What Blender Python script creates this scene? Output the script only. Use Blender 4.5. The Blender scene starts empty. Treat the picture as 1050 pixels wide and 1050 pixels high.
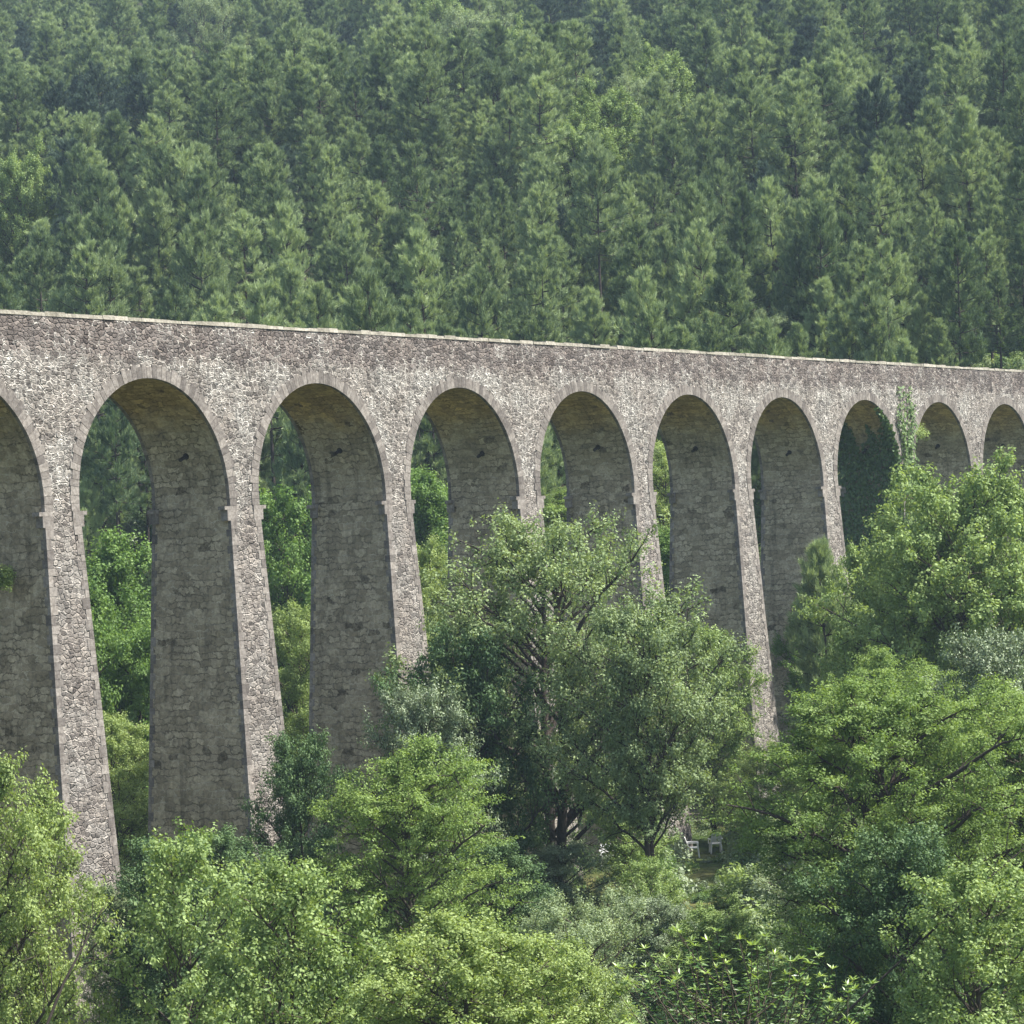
import bpy, math
import numpy as np

R_ = math.radians
SC = bpy.context.scene
HAZE_D = .00018
COL = SC.collection

# ------------------------------------------------------------------ helpers
def tag(o, label=None, cat=None, group=None, kind=None):
    if label: o['label'] = label
    if cat: o['category'] = cat
    if group: o['group'] = group
    if kind: o['kind'] = kind
    return o

def empty(name, loc, rz=0.0, sc=1.0):
    o = bpy.data.objects.new(name, None)
    COL.objects.link(o)
    o.location = loc; o.rotation_euler = (0, 0, rz)
    o.scale = (sc, sc, sc) if not hasattr(sc, '__len__') else sc
    o.empty_display_size = 0.5
    return o

def link(name, me, parent=None, loc=None):
    o = bpy.data.objects.new(name, me)
    COL.objects.link(o)
    if parent: o.parent = parent
    if loc is not None: o.location = loc
    return o

class MB:
    """collects vertices, faces (3 or 4 corners), per-vertex tint, per-corner uv and material slots"""
    def __init__(self):
        self.v = []; self.f = []; self.n = 0; self.t = []; self.uv = []; self.mi = []
    def add(self, v, f, tint=None, uv=None, mi=0):
        v = np.asarray(v, float).reshape(-1, 3); f = np.asarray(f, int)
        self.v.append(v); self.f.append(f + self.n); self.n += len(v)
        self.t.append(np.zeros(len(v)) if tint is None else np.broadcast_to(np.asarray(tint, float), (len(v),)))
        self.uv.append(np.zeros((f.size, 2)) if uv is None else np.asarray(uv, float).reshape(-1, 2))
        self.mi.append(np.full(len(f), mi, int))
    def mesh(self, name, mats, smooth=False, uvs=False):
        me = bpy.data.meshes.new(name)
        V = np.concatenate(self.v) if self.v else np.zeros((0, 3))
        me.vertices.add(len(V)); me.vertices.foreach_set('co', V.astype(np.float32).ravel())
        nl = sum(f.size for f in self.f); nf = sum(len(f) for f in self.f)
        me.loops.add(nl); me.polygons.add(nf)
        li = np.concatenate([f.ravel() for f in self.f])
        tot = np.concatenate([np.full(len(f), f.shape[1], int) for f in self.f])
        st = np.concatenate([[0], np.cumsum(tot)[:-1]])
        me.loops.foreach_set('vertex_index', li.astype(np.int32))
        me.polygons.foreach_set('loop_start', st.astype(np.int32))
        me.polygons.foreach_set('loop_total', tot.astype(np.int32))
        me.polygons.foreach_set('material_index', np.concatenate(self.mi).astype(np.int32))
        me.polygons.foreach_set('use_smooth', np.full(nf, bool(smooth)))
        a = me.attributes.new('tint', 'FLOAT', 'POINT')
        a.data.foreach_set('value', np.concatenate(self.t).astype(np.float32))
        if uvs:
            l = me.uv_layers.new(name='UVMap')
            l.data.foreach_set('uv', np.concatenate(self.uv).astype(np.float32).ravel())
        for m in (mats if isinstance(mats, (list, tuple)) else [mats]): me.materials.append(m)
        me.update(calc_edges=True)
        me.validate()
        return me

BOXF = np.array([[0, 3, 2, 1], [4, 5, 6, 7], [0, 1, 5, 4], [1, 2, 6, 5], [2, 3, 7, 6], [3, 0, 4, 7]])
def box_uv(v):
    """metre-scaled uv per corner by the face's main direction"""
    out = []
    for f in BOXF:
        p = v[f]; n = np.abs(np.cross(p[1] - p[0], p[2] - p[0])); k = n.argmax()
        ax = [i for i in range(3) if i != k]
        out.append(p[:, ax])
    return np.concatenate(out)
def hexa(mb, v, mi=0, tint=0.0):
    v = np.asarray(v, float)
    mb.add(v, BOXF, tint, box_uv(v), mi)
def box(mb, a, b, mi=0, tint=0.0):
    x0, y0, z0 = a; x1, y1, z1 = b
    hexa(mb, [(x0, y0, z0), (x1, y0, z0), (x1, y1, z0), (x0, y1, z0), (x0, y0, z1), (x1, y0, z1), (x1, y1, z1), (x0, y1, z1)], mi, tint)

def norm(a):
    return a / np.maximum(np.linalg.norm(a, axis=-1, keepdims=True), 1e-9)

def tubes(mb, paths, radii, sides=5, mi=0, tint=0.0):
    """paths (B,n,3), radii (B,n)"""
    P = np.asarray(paths, float); Rr = np.asarray(radii, float)
    if P.ndim == 2: P = P[None]
    Rr = Rr.reshape(P.shape[:2])
    B, n, _ = P.shape
    T = norm(np.gradient(P, axis=1))
    ref = np.where(np.abs(T[..., 2:3]) > .8, np.array([1., 0, 0]), np.array([0, 0, 1.]))
    ref = np.broadcast_to(ref[:, :1], T.shape)
    U = norm(np.cross(T, ref)); W = np.cross(T, U)
    a = np.arange(sides) / sides * 2 * np.pi
    V = P[:, :, None] + Rr[:, :, None, None] * (np.cos(a)[None, None, :, None] * U[:, :, None] + np.sin(a)[None, None, :, None] * W[:, :, None])
    idx = np.arange(B * n * sides).reshape(B, n, sides)
    q = np.stack([idx[:, :-1], np.roll(idx, -1, 2)[:, :-1], np.roll(idx, -1, 2)[:, 1:], idx[:, 1:]], -1).reshape(-1, 4)
    mb.add(V.reshape(-1, 3), q, tint, None, mi)

def leaves(mb, c, ax, nr, ln, wd, tint, mi=0, fold=0.0):
    """kite-shaped leaves"""
    N = len(c)
    ax = norm(ax); sd = norm(np.cross(nr, ax)); nn = np.cross(ax, sd)
    ln = np.broadcast_to(ln, (N,))[:, None]; wd = np.broadcast_to(wd, (N,))[:, None]
    v = np.stack([c - ax * ln * .5, c + sd * wd * .5 - ax * ln * .02 + nn * wd * fold, c + ax * ln * .5, c - sd * wd * .5 - ax * ln * .02 + nn * wd * fold], 1)
    idx = np.arange(N * 4).reshape(N, 4)
    if fold:
        f = np.concatenate([idx[:, [0, 1, 2]], idx[:, [0, 2, 3]]])
    else:
        f = idx
    mb.add(v.reshape(-1, 3), f, np.repeat(tint, 4), None, mi)

# ------------------------------------------------------------------ materials
def new_mat(name):
    m = bpy.data.materials.new(name); m.use_nodes = True
    nt = m.node_tree; nt.nodes.clear()
    out = nt.nodes.new('ShaderNodeOutputMaterial')
    return m, nt, out

class NT:
    def __init__(s, nt): s.nt = nt
    def n(s, t, **kw):
        nd = s.nt.nodes.new(t)
        for k, v in kw.items(): setattr(nd, k, v)
        return nd
    def set(s, nd, **kw):
        for k, v in kw.items():
            i = nd.inputs[k.replace('_', ' ')] if not k.startswith('i') or not k[1:].isdigit() else nd.inputs[int(k[1:])]
            if hasattr(v, 'is_linked') or isinstance(v, bpy.types.NodeSocket): s.nt.links.new(v, i)
            else: i.default_value = v
        return nd
    def math(s, op, a, b=0.0, c=0.0, clamp=False):
        nd = s.n('ShaderNodeMath', operation=op, use_clamp=clamp)
        for i, v in enumerate((a, b, c)):
            if isinstance(v, bpy.types.NodeSocket): s.nt.links.new(v, nd.inputs[i])
            else: nd.inputs[i].default_value = v
        return nd.outputs[0]
    def mix(s, f, a, b, mode='MIX'):
        nd = s.n('ShaderNodeMix', data_type='RGBA', blend_type=mode)
        for i, v in ((0, f), (6, a), (7, b)):
            if isinstance(v, bpy.types.NodeSocket): s.nt.links.new(v, nd.inputs[i])
            elif i == 0: nd.inputs[i].default_value = v
            else: nd.inputs[i].default_value = (*v, 1) if len(v) == 3 else v
        return nd.outputs[2]
    def ramp(s, f, stops):
        nd = s.n('ShaderNodeValToRGB')
        e = nd.color_ramp.elements
        while len(e) < len(stops): e.new(0.5)
        for el, (p, c) in zip(e, stops):
            el.position = p; el.color = (*c, 1) if hasattr(c, '__len__') else (c, c, c, 1)
        s.nt.links.new(f, nd.inputs[0])
        return nd.outputs[0]
    def noise(s, vec, scale, detail=3, rough=.55, out=0):
        nd = s.n('ShaderNodeTexNoise')
        if vec is not None: s.nt.links.new(vec, nd.inputs['Vector'])
        nd.inputs['Scale'].default_value = scale; nd.inputs['Detail'].default_value = detail; nd.inputs['Roughness'].default_value = rough
        return nd.outputs[out]
    def mapr(s, f, a, b, c=0., d=1.):
        nd = s.n('ShaderNodeMapRange', interpolation_type='SMOOTHSTEP')
        for i, v in enumerate((f, a, b, c, d)):
            if isinstance(v, bpy.types.NodeSocket): s.nt.links.new(v, nd.inputs[i])
            else: nd.inputs[i].default_value = v
        return nd.outputs[0]
    def vmul(s, v, xyz):
        nd = s.n('ShaderNodeVectorMath', operation='MULTIPLY'); s.nt.links.new(v, nd.inputs[0]); nd.inputs[1].default_value = xyz
        return nd.outputs[0]
    def vadd(s, v, w):
        nd = s.n('ShaderNodeVectorMath', operation='ADD'); s.nt.links.new(v, nd.inputs[0]); s.nt.links.new(w, nd.inputs[1])
        return nd.outputs[0]

def stone_mat(name, sx, sy, cols, mortar, th_lo, th_hi, bump=.6, dist=.1, dark=.05, streak=.5, band=None, warm=None):
    """rubble masonry on metre uv: irregular stones, ragged pale pointing, weather streaks.
    band: (v0, v1) above which the small dark parapet rubble starts; warm: tint colour reached where the tint attribute is 1"""
    m, nt, out = new_mat(name); T = NT(nt)
    uv = T.n('ShaderNodeTexCoord').outputs['UV']
    def warp(vec, sc, amt):
        nz = T.n('ShaderNodeTexNoise'); nt.links.new(vec, nz.inputs['Vector']); nz.inputs['Scale'].default_value = sc; nz.inputs['Detail'].default_value = 3
        sub = T.n('ShaderNodeVectorMath', operation='SUBTRACT'); nt.links.new(nz.outputs['Color'], sub.inputs[0]); sub.inputs[1].default_value = (.5, .5, .5)
        d = T.n('ShaderNodeVectorMath', operation='SCALE'); nt.links.new(sub.outputs[0], d.inputs[0]); d.inputs['Scale'].default_value = amt
        return T.vadd(vec, d.outputs[0])
    p = T.vmul(warp(warp(uv, 1.3, dist * 4), 5.5, dist * 1.3), (sx, sy, 1))
    v1 = T.n('ShaderNodeTexVoronoi', voronoi_dimensions='2D', feature='F1'); nt.links.new(p, v1.inputs['Vector']); v1.inputs['Scale'].default_value = 1; v1.inputs['Randomness'].default_value = .8
    v2 = T.n('ShaderNodeTexVoronoi', voronoi_dimensions='2D', feature='DISTANCE_TO_EDGE'); nt.links.new(p, v2.inputs['Vector']); v2.inputs['Scale'].default_value = 1; v2.inputs['Randomness'].default_value = .8
    sp = T.n('ShaderNodeSeparateColor'); nt.links.new(v1.outputs['Color'], sp.inputs[0])
    edge = v2.outputs['Distance']
    big = T.noise(uv, .45, 4, .6)
    col = T.ramp(sp.outputs[0], cols)
    fine = T.noise(uv, 8, 5, .75)
    col = T.mix(T.mapr(fine, .3, .75), T.mix(1., col, (.58, .57, .57), 'MULTIPLY'), T.mix(1., col, (1.35, 1.32, 1.28), 'MULTIPLY'))
    th = T.mapr(T.noise(uv, .75, 4, .65), .34, .66, th_lo, th_hi)
    mtop = 1.
    if band:
        sv = T.n('ShaderNodeSeparateXYZ'); nt.links.new(uv, sv.inputs[0])
        bnd = T.mapr(T.math('ADD', sv.outputs[1], T.math('MULTIPLY', T.math('SUBTRACT', T.noise(T.vmul(uv, (1, .4, 1)), .9, 4, .6), .5), 1.5)), band[0], band[1])
        th = T.math('SUBTRACT', th, T.math('MULTIPLY', bnd, .15))
        col = T.mix(bnd, col, T.mix(1., col, (.82, .78, .79), 'MULTIPLY'))
    ragged = T.math('ADD', T.math('MINIMUM', edge, T.math('MULTIPLY', T.math('SUBTRACT', .62, v1.outputs['Distance']), .8)), T.math('MULTIPLY', T.math('SUBTRACT', T.noise(uv, 5, 4, .7), .5), .34))
    mort = T.mapr(T.math('SUBTRACT', ragged, th), -.05, .05, 1., 0.)
    mcol = T.mix(T.mapr(T.noise(uv, 3.4, 5, .75), .42, .58), [c * .40 for c in mortar], mortar)
    c2 = T.mix(mort, col, mcol)
    c2 = T.mix(T.math('MULTIPLY', T.mapr(T.noise(uv, 6.5, 4, .7), .52, .66), .75), c2, T.mix(1., c2, (.42, .41, .40), 'MULTIPLY'))
    # open joints and deep-set stones
    joint = T.math('MULTIPLY', T.mapr(edge, .0, .05, 1., 0.), T.mapr(T.noise(uv, 2.2, 4, .7), .5, .6))
    c2 = T.mix(T.math('MULTIPLY', joint, .75), c2, (.05, .046, .043))
    hole = T.math('MULTIPLY', T.mapr(sp.outputs[1], 1 - dark, 1 - dark + .01), T.mapr(edge, .06, .14))
    c2 = T.mix(T.math('MULTIPLY', hole, .8), c2, (.05, .047, .043))
    st = T.noise(T.vmul(uv, (1.1, .12, 1)), 1.6, 5, .65)
    c2 = T.mix(T.math('MULTIPLY', T.mapr(st, .5, .72), streak), c2, T.mix(1., c2, (.45, .43, .44), 'MULTIPLY'))
    c2 = T.mix(T.math('MULTIPLY', T.mapr(big, .38, .62), .75), c2, T.mix(1., c2, (.82, .775, .755), 'MULTIPLY'))
    if warm:
        at = T.n('ShaderNodeAttribute', attribute_name='tint').outputs['Fac']
        wf = T.mapr(T.math('ADD', at, T.math('MULTIPLY', T.math('SUBTRACT', T.noise(uv, .8, 4, .6), .5), .9)), .15, .85)
        c2 = T.mix(wf, c2, T.mix(1., c2, warm, 'MULTIPLY'))
    bs = T.n('ShaderNodeBsdfPrincipled'); nt.links.new(c2, bs.inputs['Base Color']); bs.inputs['Roughness'].default_value = .93; bs.inputs['Specular IOR Level'].default_value = .15
    hgt = T.math('ADD', T.math('MULTIPLY', T.mapr(edge, 0., .2), T.math('ADD', .3, sp.outputs[2])), T.math('MULTIPLY', fine, .7))
    hgt = T.math('ADD', hgt, T.math('MULTIPLY', mort, .3))
    hgt = T.math('SUBTRACT', hgt, T.math('MULTIPLY', T.math('ADD', hole, joint), .9))
    b = T.n('ShaderNodeBump'); b.inputs['Strength'].default_value = bump; b.inputs['Distance'].default_value = .11
    nt.links.new(hgt, b.inputs['Height']); nt.links.new(b.outputs[0], bs.inputs['Normal'])
    nt.links.new(bs.outputs[0], out.inputs[0])
    return m

def ashlar_mat(name, w, h, a, b_, mortar, warm, bump=.6):
    """roughly coursed squared stone on metre uv: warped courses, tone per stone, odd dark stones, pale joints in places, seepage"""
    m, nt, out = new_mat(name); T = NT(nt)
    uv = T.n('ShaderNodeTexCoord').outputs['UV']
    nz = T.n('ShaderNodeTexNoise'); nt.links.new(uv, nz.inputs['Vector']); nz.inputs['Scale'].default_value = 1.9; nz.inputs['Detail'].default_value = 4; nz.inputs['Roughness'].default_value = .65
    sub = T.n('ShaderNodeVectorMath', operation='SUBTRACT'); nt.links.new(nz.outputs['Color'], sub.inputs[0]); sub.inputs[1].default_value = (.5, .5, .5)
    d = T.n('ShaderNodeVectorMath', operation='MULTIPLY'); nt.links.new(sub.outputs[0], d.inputs[0]); d.inputs[1].default_value = (1.3, .62, 0)
    p = T.vadd(uv, d.outputs[0])
    br = T.n('ShaderNodeTexBrick', offset=.43, squash=.7, squash_frequency=3); nt.links.new(p, br.inputs['Vector'])
    for k, v in (('Color1', (0, 0, 0, 1)), ('Color2', (1, 1, 1, 1)), ('Mortar', (.5, .5, .5, 1)), ('Scale', 1.), ('Mortar Size', .034), ('Mortar Smooth', .9), ('Brick Width', w), ('Row Height', h), ('Bias', 0.)):
        br.inputs[k].default_value = v
    rnd = br.outputs['Color']; mf = br.outputs['Fac']
    fine = T.noise(uv, 6, 6, .75); big = T.noise(uv, .5, 5, .65)
    c = T.mix(rnd, a, b_)
    c = T.mix(T.mapr(T.math('ADD', rnd, T.math('MULTIPLY', fine, .12)), .05, .10, 1., 0.), c, T.mix(1., c, (.35, .34, .33), 'MULTIPLY'))
    c = T.mix(T.mapr(fine, .3, .72), T.mix(1., c, (.62, .61, .60), 'MULTIPLY'), T.mix(1., c, (1.25, 1.24, 1.2), 'MULTIPLY'))
    pale = T.mapr(T.noise(uv, .7, 4, .6), .47, .62)
    jc = T.mix(pale, [x * .42 for x in a], mortar)
    c = T.mix(T.math('MULTIPLY', mf, .85), c, jc)
    st = T.noise(T.vmul(uv, (1.3, .16, 1)), 1.3, 6, .68)
    c = T.mix(T.math('MULTIPLY', T.mapr(st, .52, .66), .55), c, T.mix(1., c, (.40, .40, .38), 'MULTIPLY'))
    c = T.mix(T.math('MULTIPLY', T.mapr(st, .30, .42, 1., 0.), .5), c, T.mix(1., c, (1.35, 1.33, 1.25), 'MULTIPLY'))
    c = T.mix(T.math('MULTIPLY', T.mapr(big, .38, .62), .5), c, T.mix(1., c, (.7, .7, .68), 'MULTIPLY'))
    at = T.n('ShaderNodeAttribute', attribute_name='tint').outputs['Fac']
    wf = T.mapr(T.math('ADD', at, T.math('MULTIPLY', T.math('SUBTRACT', T.noise(uv, .8, 4, .6), .5), .9)), .1, .9)
    c = T.mix(wf, c, T.mix(1., c, warm, 'MULTIPLY'))
    bs = T.n('ShaderNodeBsdfPrincipled'); nt.links.new(c, bs.inputs['Base Color']); bs.inputs['Roughness'].default_value = .93; bs.inputs['Specular IOR Level'].default_value = .15
    hgt = T.math('ADD', T.math('MULTIPLY', T.math('SUBTRACT', 1., mf), T.math('ADD', .5, T.math('MULTIPLY', rnd, .5))), T.math('MULTIPLY', fine, .8))
    b = T.n('ShaderNodeBump'); b.inputs['Strength'].default_value = bump; b.inputs['Distance'].default_value = .1
    nt.links.new(hgt, b.inputs['Height']); nt.links.new(b.outputs[0], bs.inputs['Normal'])
    nt.links.new(bs.outputs[0], out.inputs[0])
    return m

def dressed_mat(name, a, b_, var=.5):
    """cut blocks: tone per block from the tint attribute, pitted grain, weather streaks"""
    m, nt, out = new_mat(name); T = NT(nt)
    pos = T.n('ShaderNodeNewGeometry').outputs['Position']
    at = T.n('ShaderNodeAttribute', attribute_name='tint').outputs['Fac']
    f = T.math('ADD', T.math('MULTIPLY', at, var), T.math('MULTIPLY', T.noise(pos, 2.5, 5, .65), .9), clamp=True)
    c = T.mix(f, a, b_)
    st = T.noise(T.vmul(pos, (1.3, 1.3, .25)), 1.2, 5, .65)
    c = T.mix(T.math('MULTIPLY', T.mapr(st, .5, .7), .55), c, T.mix(1., c, (.45, .43, .44), 'MULTIPLY'))
    g = T.noise(pos, 7, 6, .75)
    c = T.mix(T.mapr(g, .35, .68), T.mix(1., c, (.55, .53, .52), 'MULTIPLY'), c)
    bs = T.n('ShaderNodeBsdfPrincipled'); nt.links.new(c, bs.inputs['Base Color']); bs.inputs['Roughness'].default_value = .92; bs.inputs['Specular IOR Level'].default_value = .15
    b = T.n('ShaderNodeBump'); b.inputs['Strength'].default_value = .5; b.inputs['Distance'].default_value = .06
    nt.links.new(g, b.inputs['Height']); nt.links.new(b.outputs[0], bs.inputs['Normal'])
    nt.links.new(bs.outputs[0], out.inputs[0])
    return m

def leaf_mat(name, dk, lt, transl=.35, gloss=.025, rough=.6, obj_var=.3):
    m, nt, out = new_mat(name); T = NT(nt)
    at = T.n('ShaderNodeAttribute', attribute_name='tint').outputs['Fac']
    oi = T.n('ShaderNodeObjectInfo').outputs['Random']
    f = T.math('ADD', T.math('ADD', .5, T.math('MULTIPLY', at, .5)), T.math('MULTIPLY', T.math('SUBTRACT', oi, .5), obj_var), clamp=True)
    c = T.mix(f, dk, lt)
    df = T.n('ShaderNodeBsdfDiffuse'); nt.links.new(c, df.inputs[0])
    tr = T.n('ShaderNodeBsdfTranslucent'); nt.links.new(T.mix(1., c, (1.25, 1.2, .6), 'MULTIPLY'), tr.inputs[0])
    mx = T.n('ShaderNodeMixShader'); mx.inputs[0].default_value = transl
    nt.links.new(df.outputs[0], mx.inputs[1]); nt.links.new(tr.outputs[0], mx.inputs[2])
    gl = T.n('ShaderNodeBsdfGlossy'); gl.inputs['Roughness'].default_value = rough; gl.inputs[0].default_value = (.8, .85, .8, 1)
    m2 = T.n('ShaderNodeMixShader'); m2.inputs[0].default_value = gloss
    nt.links.new(mx.outputs[0], m2.inputs[1]); nt.links.new(gl.outputs[0], m2.inputs[2])
    nt.links.new(m2.outputs[0], out.inputs[0])
    return m

def plain_mat(name, c, rough=.8, nscale=4., var=.35, spec=.2):
    m, nt, out = new_mat(name); T = NT(nt)
    pos = T.n('ShaderNodeTexCoord').outputs['Object']
    n = T.noise(pos, nscale, 5, .65)
    cc = T.mix(T.mapr(n, .3, .7), [x * (1 - var) for x in c], [min(1, x * (1 + var * .5)) for x in c])
    bs = T.n('ShaderNodeBsdfPrincipled'); nt.links.new(cc, bs.inputs['Base Color']); bs.inputs['Roughness'].default_value = rough; bs.inputs['Specular IOR Level'].default_value = spec
    b = T.n('ShaderNodeBump'); b.inputs['Strength'].default_value = .4; b.inputs['Distance'].default_value = .03
    nt.links.new(n, b.inputs['Height']); nt.links.new(b.outputs[0], bs.inputs['Normal'])
    nt.links.new(bs.outputs[0], out.inputs[0])
    return m

RUB = [(0., (.13, .122, .112)), (.3, (.196, .186, .17)), (.6, (.258, .246, .225)), (.85, (.312, .298, .27)), (1., (.37, .352, .316))]
JAM = [(0., (.2, .2, .2)), (1., (.3, .3, .3))]
M = {
 'rubble': stone_mat('rubble_masonry', 3.3, 5.4, RUB, (.60, .575, .52), -.02, .25, .9, .10, .02, streak=.35, band=(5.75, 6.5)),
 'pier': stone_mat('pier_masonry', 3.2, 5.2, [(p, tuple(x * 1.12 for x in c)) for p, c in RUB], (.47, .44, .395), -.02, .14, .9, .07, .02, streak=.25),
 'parapet': stone_mat('parapet_masonry', 3.4, 4.8, [(p, tuple(x * .86 for x in c)) for p, c in RUB], (.42, .38, .36), -.05, .08, .9, .08, .05, streak=.6),
 'jamb': ashlar_mat('jamb_masonry', .52, .31, (.29, .25, .175), (.52, .455, .335), (.62, .56, .43), (1.22, 1.0, .62)),
 'dressed': dressed_mat('dressed_stone', (.17, .155, .14), (.395, .366, .325), .75),
 'coping': dressed_mat('coping_stone', (.22, .21, .165), (.46, .44, .37)),
 'iron': plain_mat('rusty_iron', (.035, .03, .026), .7),
 'bark': plain_mat('grey_brown_bark', (.085, .07, .055), .95, 6),
 'bark_dark': plain_mat('dark_pine_bark', (.06, .048, .04), .95, 5),
 'bark_pale': plain_mat('pale_bark', (.20, .18, .15), .9, 6),
 'plastic': plain_mat('white_plastic', (.82, .82, .80), .45, 3, .05, .4),
 'wood': plain_mat('weathered_wood', (.10, .085, .07), .85, 5),
 'ash': leaf_mat('ash_leaves', (.12, .175, .075), (.31, .40, .18), .32),
 'willow': leaf_mat('willow_leaves', (.15, .21, .105), (.33, .41, .22), .32),
 'robinia': leaf_mat('robinia_leaves', (.10, .17, .036), (.255, .36, .095), .38),
 'holm': leaf_mat('holm_oak_leaves', (.085, .125, .06), (.27, .34, .19), .18, .05, .5),
 'oak': leaf_mat('oak_leaves', (.115, .19, .05), (.30, .40, .14), .34),
 'bright': leaf_mat('bright_leaves', (.16, .23, .06), (.36, .455, .165), .38),
 'dark': leaf_mat('shade_dark_leaves', (.04, .09, .03), (.125, .20, .075), .25),  # leaf colour darkened to stand in for shade on understory trees
 'lush': leaf_mat('lush_leaves', (.08, .16, .03), (.21, .33, .085), .40),
 'chestnut': leaf_mat('chestnut_leaves', (.06, .14, .028), (.33, .45, .105), .38, .07, .4),
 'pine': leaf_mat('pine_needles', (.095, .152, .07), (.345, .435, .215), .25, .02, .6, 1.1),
 'pine_shade': leaf_mat('shade_dark_needles', (.028, .055, .042), (.10, .15, .105), .15, .02, .6, .6),  # pine needles darkened: shade between the stands put into the colour
 'ivy': leaf_mat('ivy_leaves', (.07, .13, .038), (.24, .34, .12), .22, .04),
}

def ground_mat():
    m, nt, out = new_mat('valley_ground'); T = NT(nt)
    pos = T.n('ShaderNodeNewGeometry').outputs['Position']
    n1 = T.noise(pos, .12, 5, .6); n2 = T.noise(pos, 1.6, 6, .7)
    c = T.mix(T.mapr(n1, .4, .6), (.05, .078, .025), (.115, .115, .05))
    c = T.mix(T.mapr(n2, .35, .7), T.mix(1., c, (.55, .55, .55), 'MULTIPLY'), T.mix(1., c, (1.35, 1.3, 1.1), 'MULTIPLY'))
    sz = T.n('ShaderNodeSeparateXYZ'); nt.links.new(pos, sz.inputs[0])
    c = T.mix(T.mapr(sz.outputs[2], -8., 4.), c, T.mix(T.mapr(n2, .4, .62), (.035, .028, .02), (.04, .052, .022)))
    bs = T.n('ShaderNodeBsdfPrincipled'); nt.links.new(c, bs.inputs['Base Color']); bs.inputs['Roughness'].default_value = 1.; bs.inputs['Specular IOR Level'].default_value = .05
    b = T.n('ShaderNodeBump'); b.inputs['Strength'].default_value = .8; b.inputs['Distance'].default_value = .25
    nt.links.new(n2, b.inputs['Height']); nt.links.new(b.outputs[0], bs.inputs['Normal'])
    nt.links.new(bs.outputs[0], out.inputs[0])
    return m
M['ground'] = ground_mat()

# ------------------------------------------------------------------ camera (fitted to the arches)
F, TH, PI_, RO = 2889.25, .5433, .0045, .0494
CAM = np.array([-91.708, -72.405, -1.390])
FW = np.array([math.cos(TH) * math.cos(PI_), math.sin(TH) * math.cos(PI_), math.sin(PI_)])
RT = np.array([math.sin(TH), -math.cos(TH), 0.]); UP = np.cross(RT, FW)
cr, sr = math.cos(RO), math.sin(RO)
CX = cr * RT - sr * UP; CY = sr * RT + cr * UP
cd = bpy.data.cameras.new('camera'); cam = bpy.data.objects.new('camera', cd); COL.objects.link(cam)
cd.sensor_width = 36; cd.lens = F / 1050 * 36; cd.clip_start = .5; cd.clip_end = 3000
from mathutils import Matrix, Vector
mw = Matrix.Identity(4)
for i in range(3):
    mw[i][0] = CX[i]; mw[i][1] = CY[i]; mw[i][2] = -FW[i]; mw[i][3] = CAM[i]
cam.matrix_world = mw
SC.camera = cam
FH = np.array([math.cos(TH), math.sin(TH)]); RH = np.array([math.sin(TH), -math.cos(TH)])
def local(x, y):
    """(lateral, forward) ground distance from the road where the photographer stands"""
    dx, dy = np.asarray(x) - CAM[0], np.asarray(y) - CAM[1]
    return dx * RH[0] + dy * RH[1], dx * FH[0] + dy * FH[1]
def world(lat, D):
    return CAM[0] + lat * RH[0] + D * FH[0], CAM[1] + lat * RH[1] + D * FH[1]

# ------------------------------------------------------------------ terrain
def smax(a, b, k=2.5):
    h = np.clip(.5 + .5 * (a - b) / k, 0, 1)
    return b * (1 - h) + a * h + k * h * (1 - h)
def ground_z(x, y):
    x = np.asarray(x, float); y = np.asarray(y, float)
    lat, D = local(x, y)
    floor = -20.2 + .012 * x + .5 * np.sin(x * .07) * np.cos(y * .06)
    near = np.where(D > 0, -3.1 - .23 * D, -3.1 - .05 * D)
    left = -22 + .85 * (-26 - lat)
    left = np.where(left > 7, 7 + .2 * (left - 7), left)
    hill = np.interp(D + .18 * np.maximum(lat, 0) * 0, [120, 160, 185, 228, 430, 700, 1000], [-26, -20, -14, 6, 66, 152, 230]) + .02 * lat
    hill = hill + (2.2 * np.sin(x * .045 + 1) + 2.0 * np.sin(y * .05 + x * .02)) * np.clip((D - 190) / 60, 0, 1)
    z = smax(smax(smax(floor, near), left), hill)
    return z + .25 * np.sin(x * .31) * np.sin(y * .27)
def make_ground():
    la = np.concatenate([np.linspace(-420, -70, 30)[:-1], np.linspace(-70, 90, 81), np.linspace(90, 420, 30)[1:]])
    dd = np.concatenate([np.linspace(-150, 20, 35)[:-1], np.linspace(20, 260, 121), np.linspace(260, 700, 70)[1:]])
    L, D = np.meshgrid(la, dd)
    x, y = world(L, D); z = ground_z(x, y)
    idx = np.arange(L.size).reshape(L.shape)
    q = np.stack([idx[:-1, :-1], idx[:-1, 1:], idx[1:, 1:], idx[1:, :-1]], -1).reshape(-1, 4)[:, ::-1]
    mb = MB(); mb.add(np.stack([x, y, z], -1).reshape(-1, 3), q)
    o = link('ground', mb.mesh('ground', M['ground'], smooth=True))
    tag(o, 'wooded valley floor and hillside under the trees', 'ground', kind='structure')
make_ground()

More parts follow.
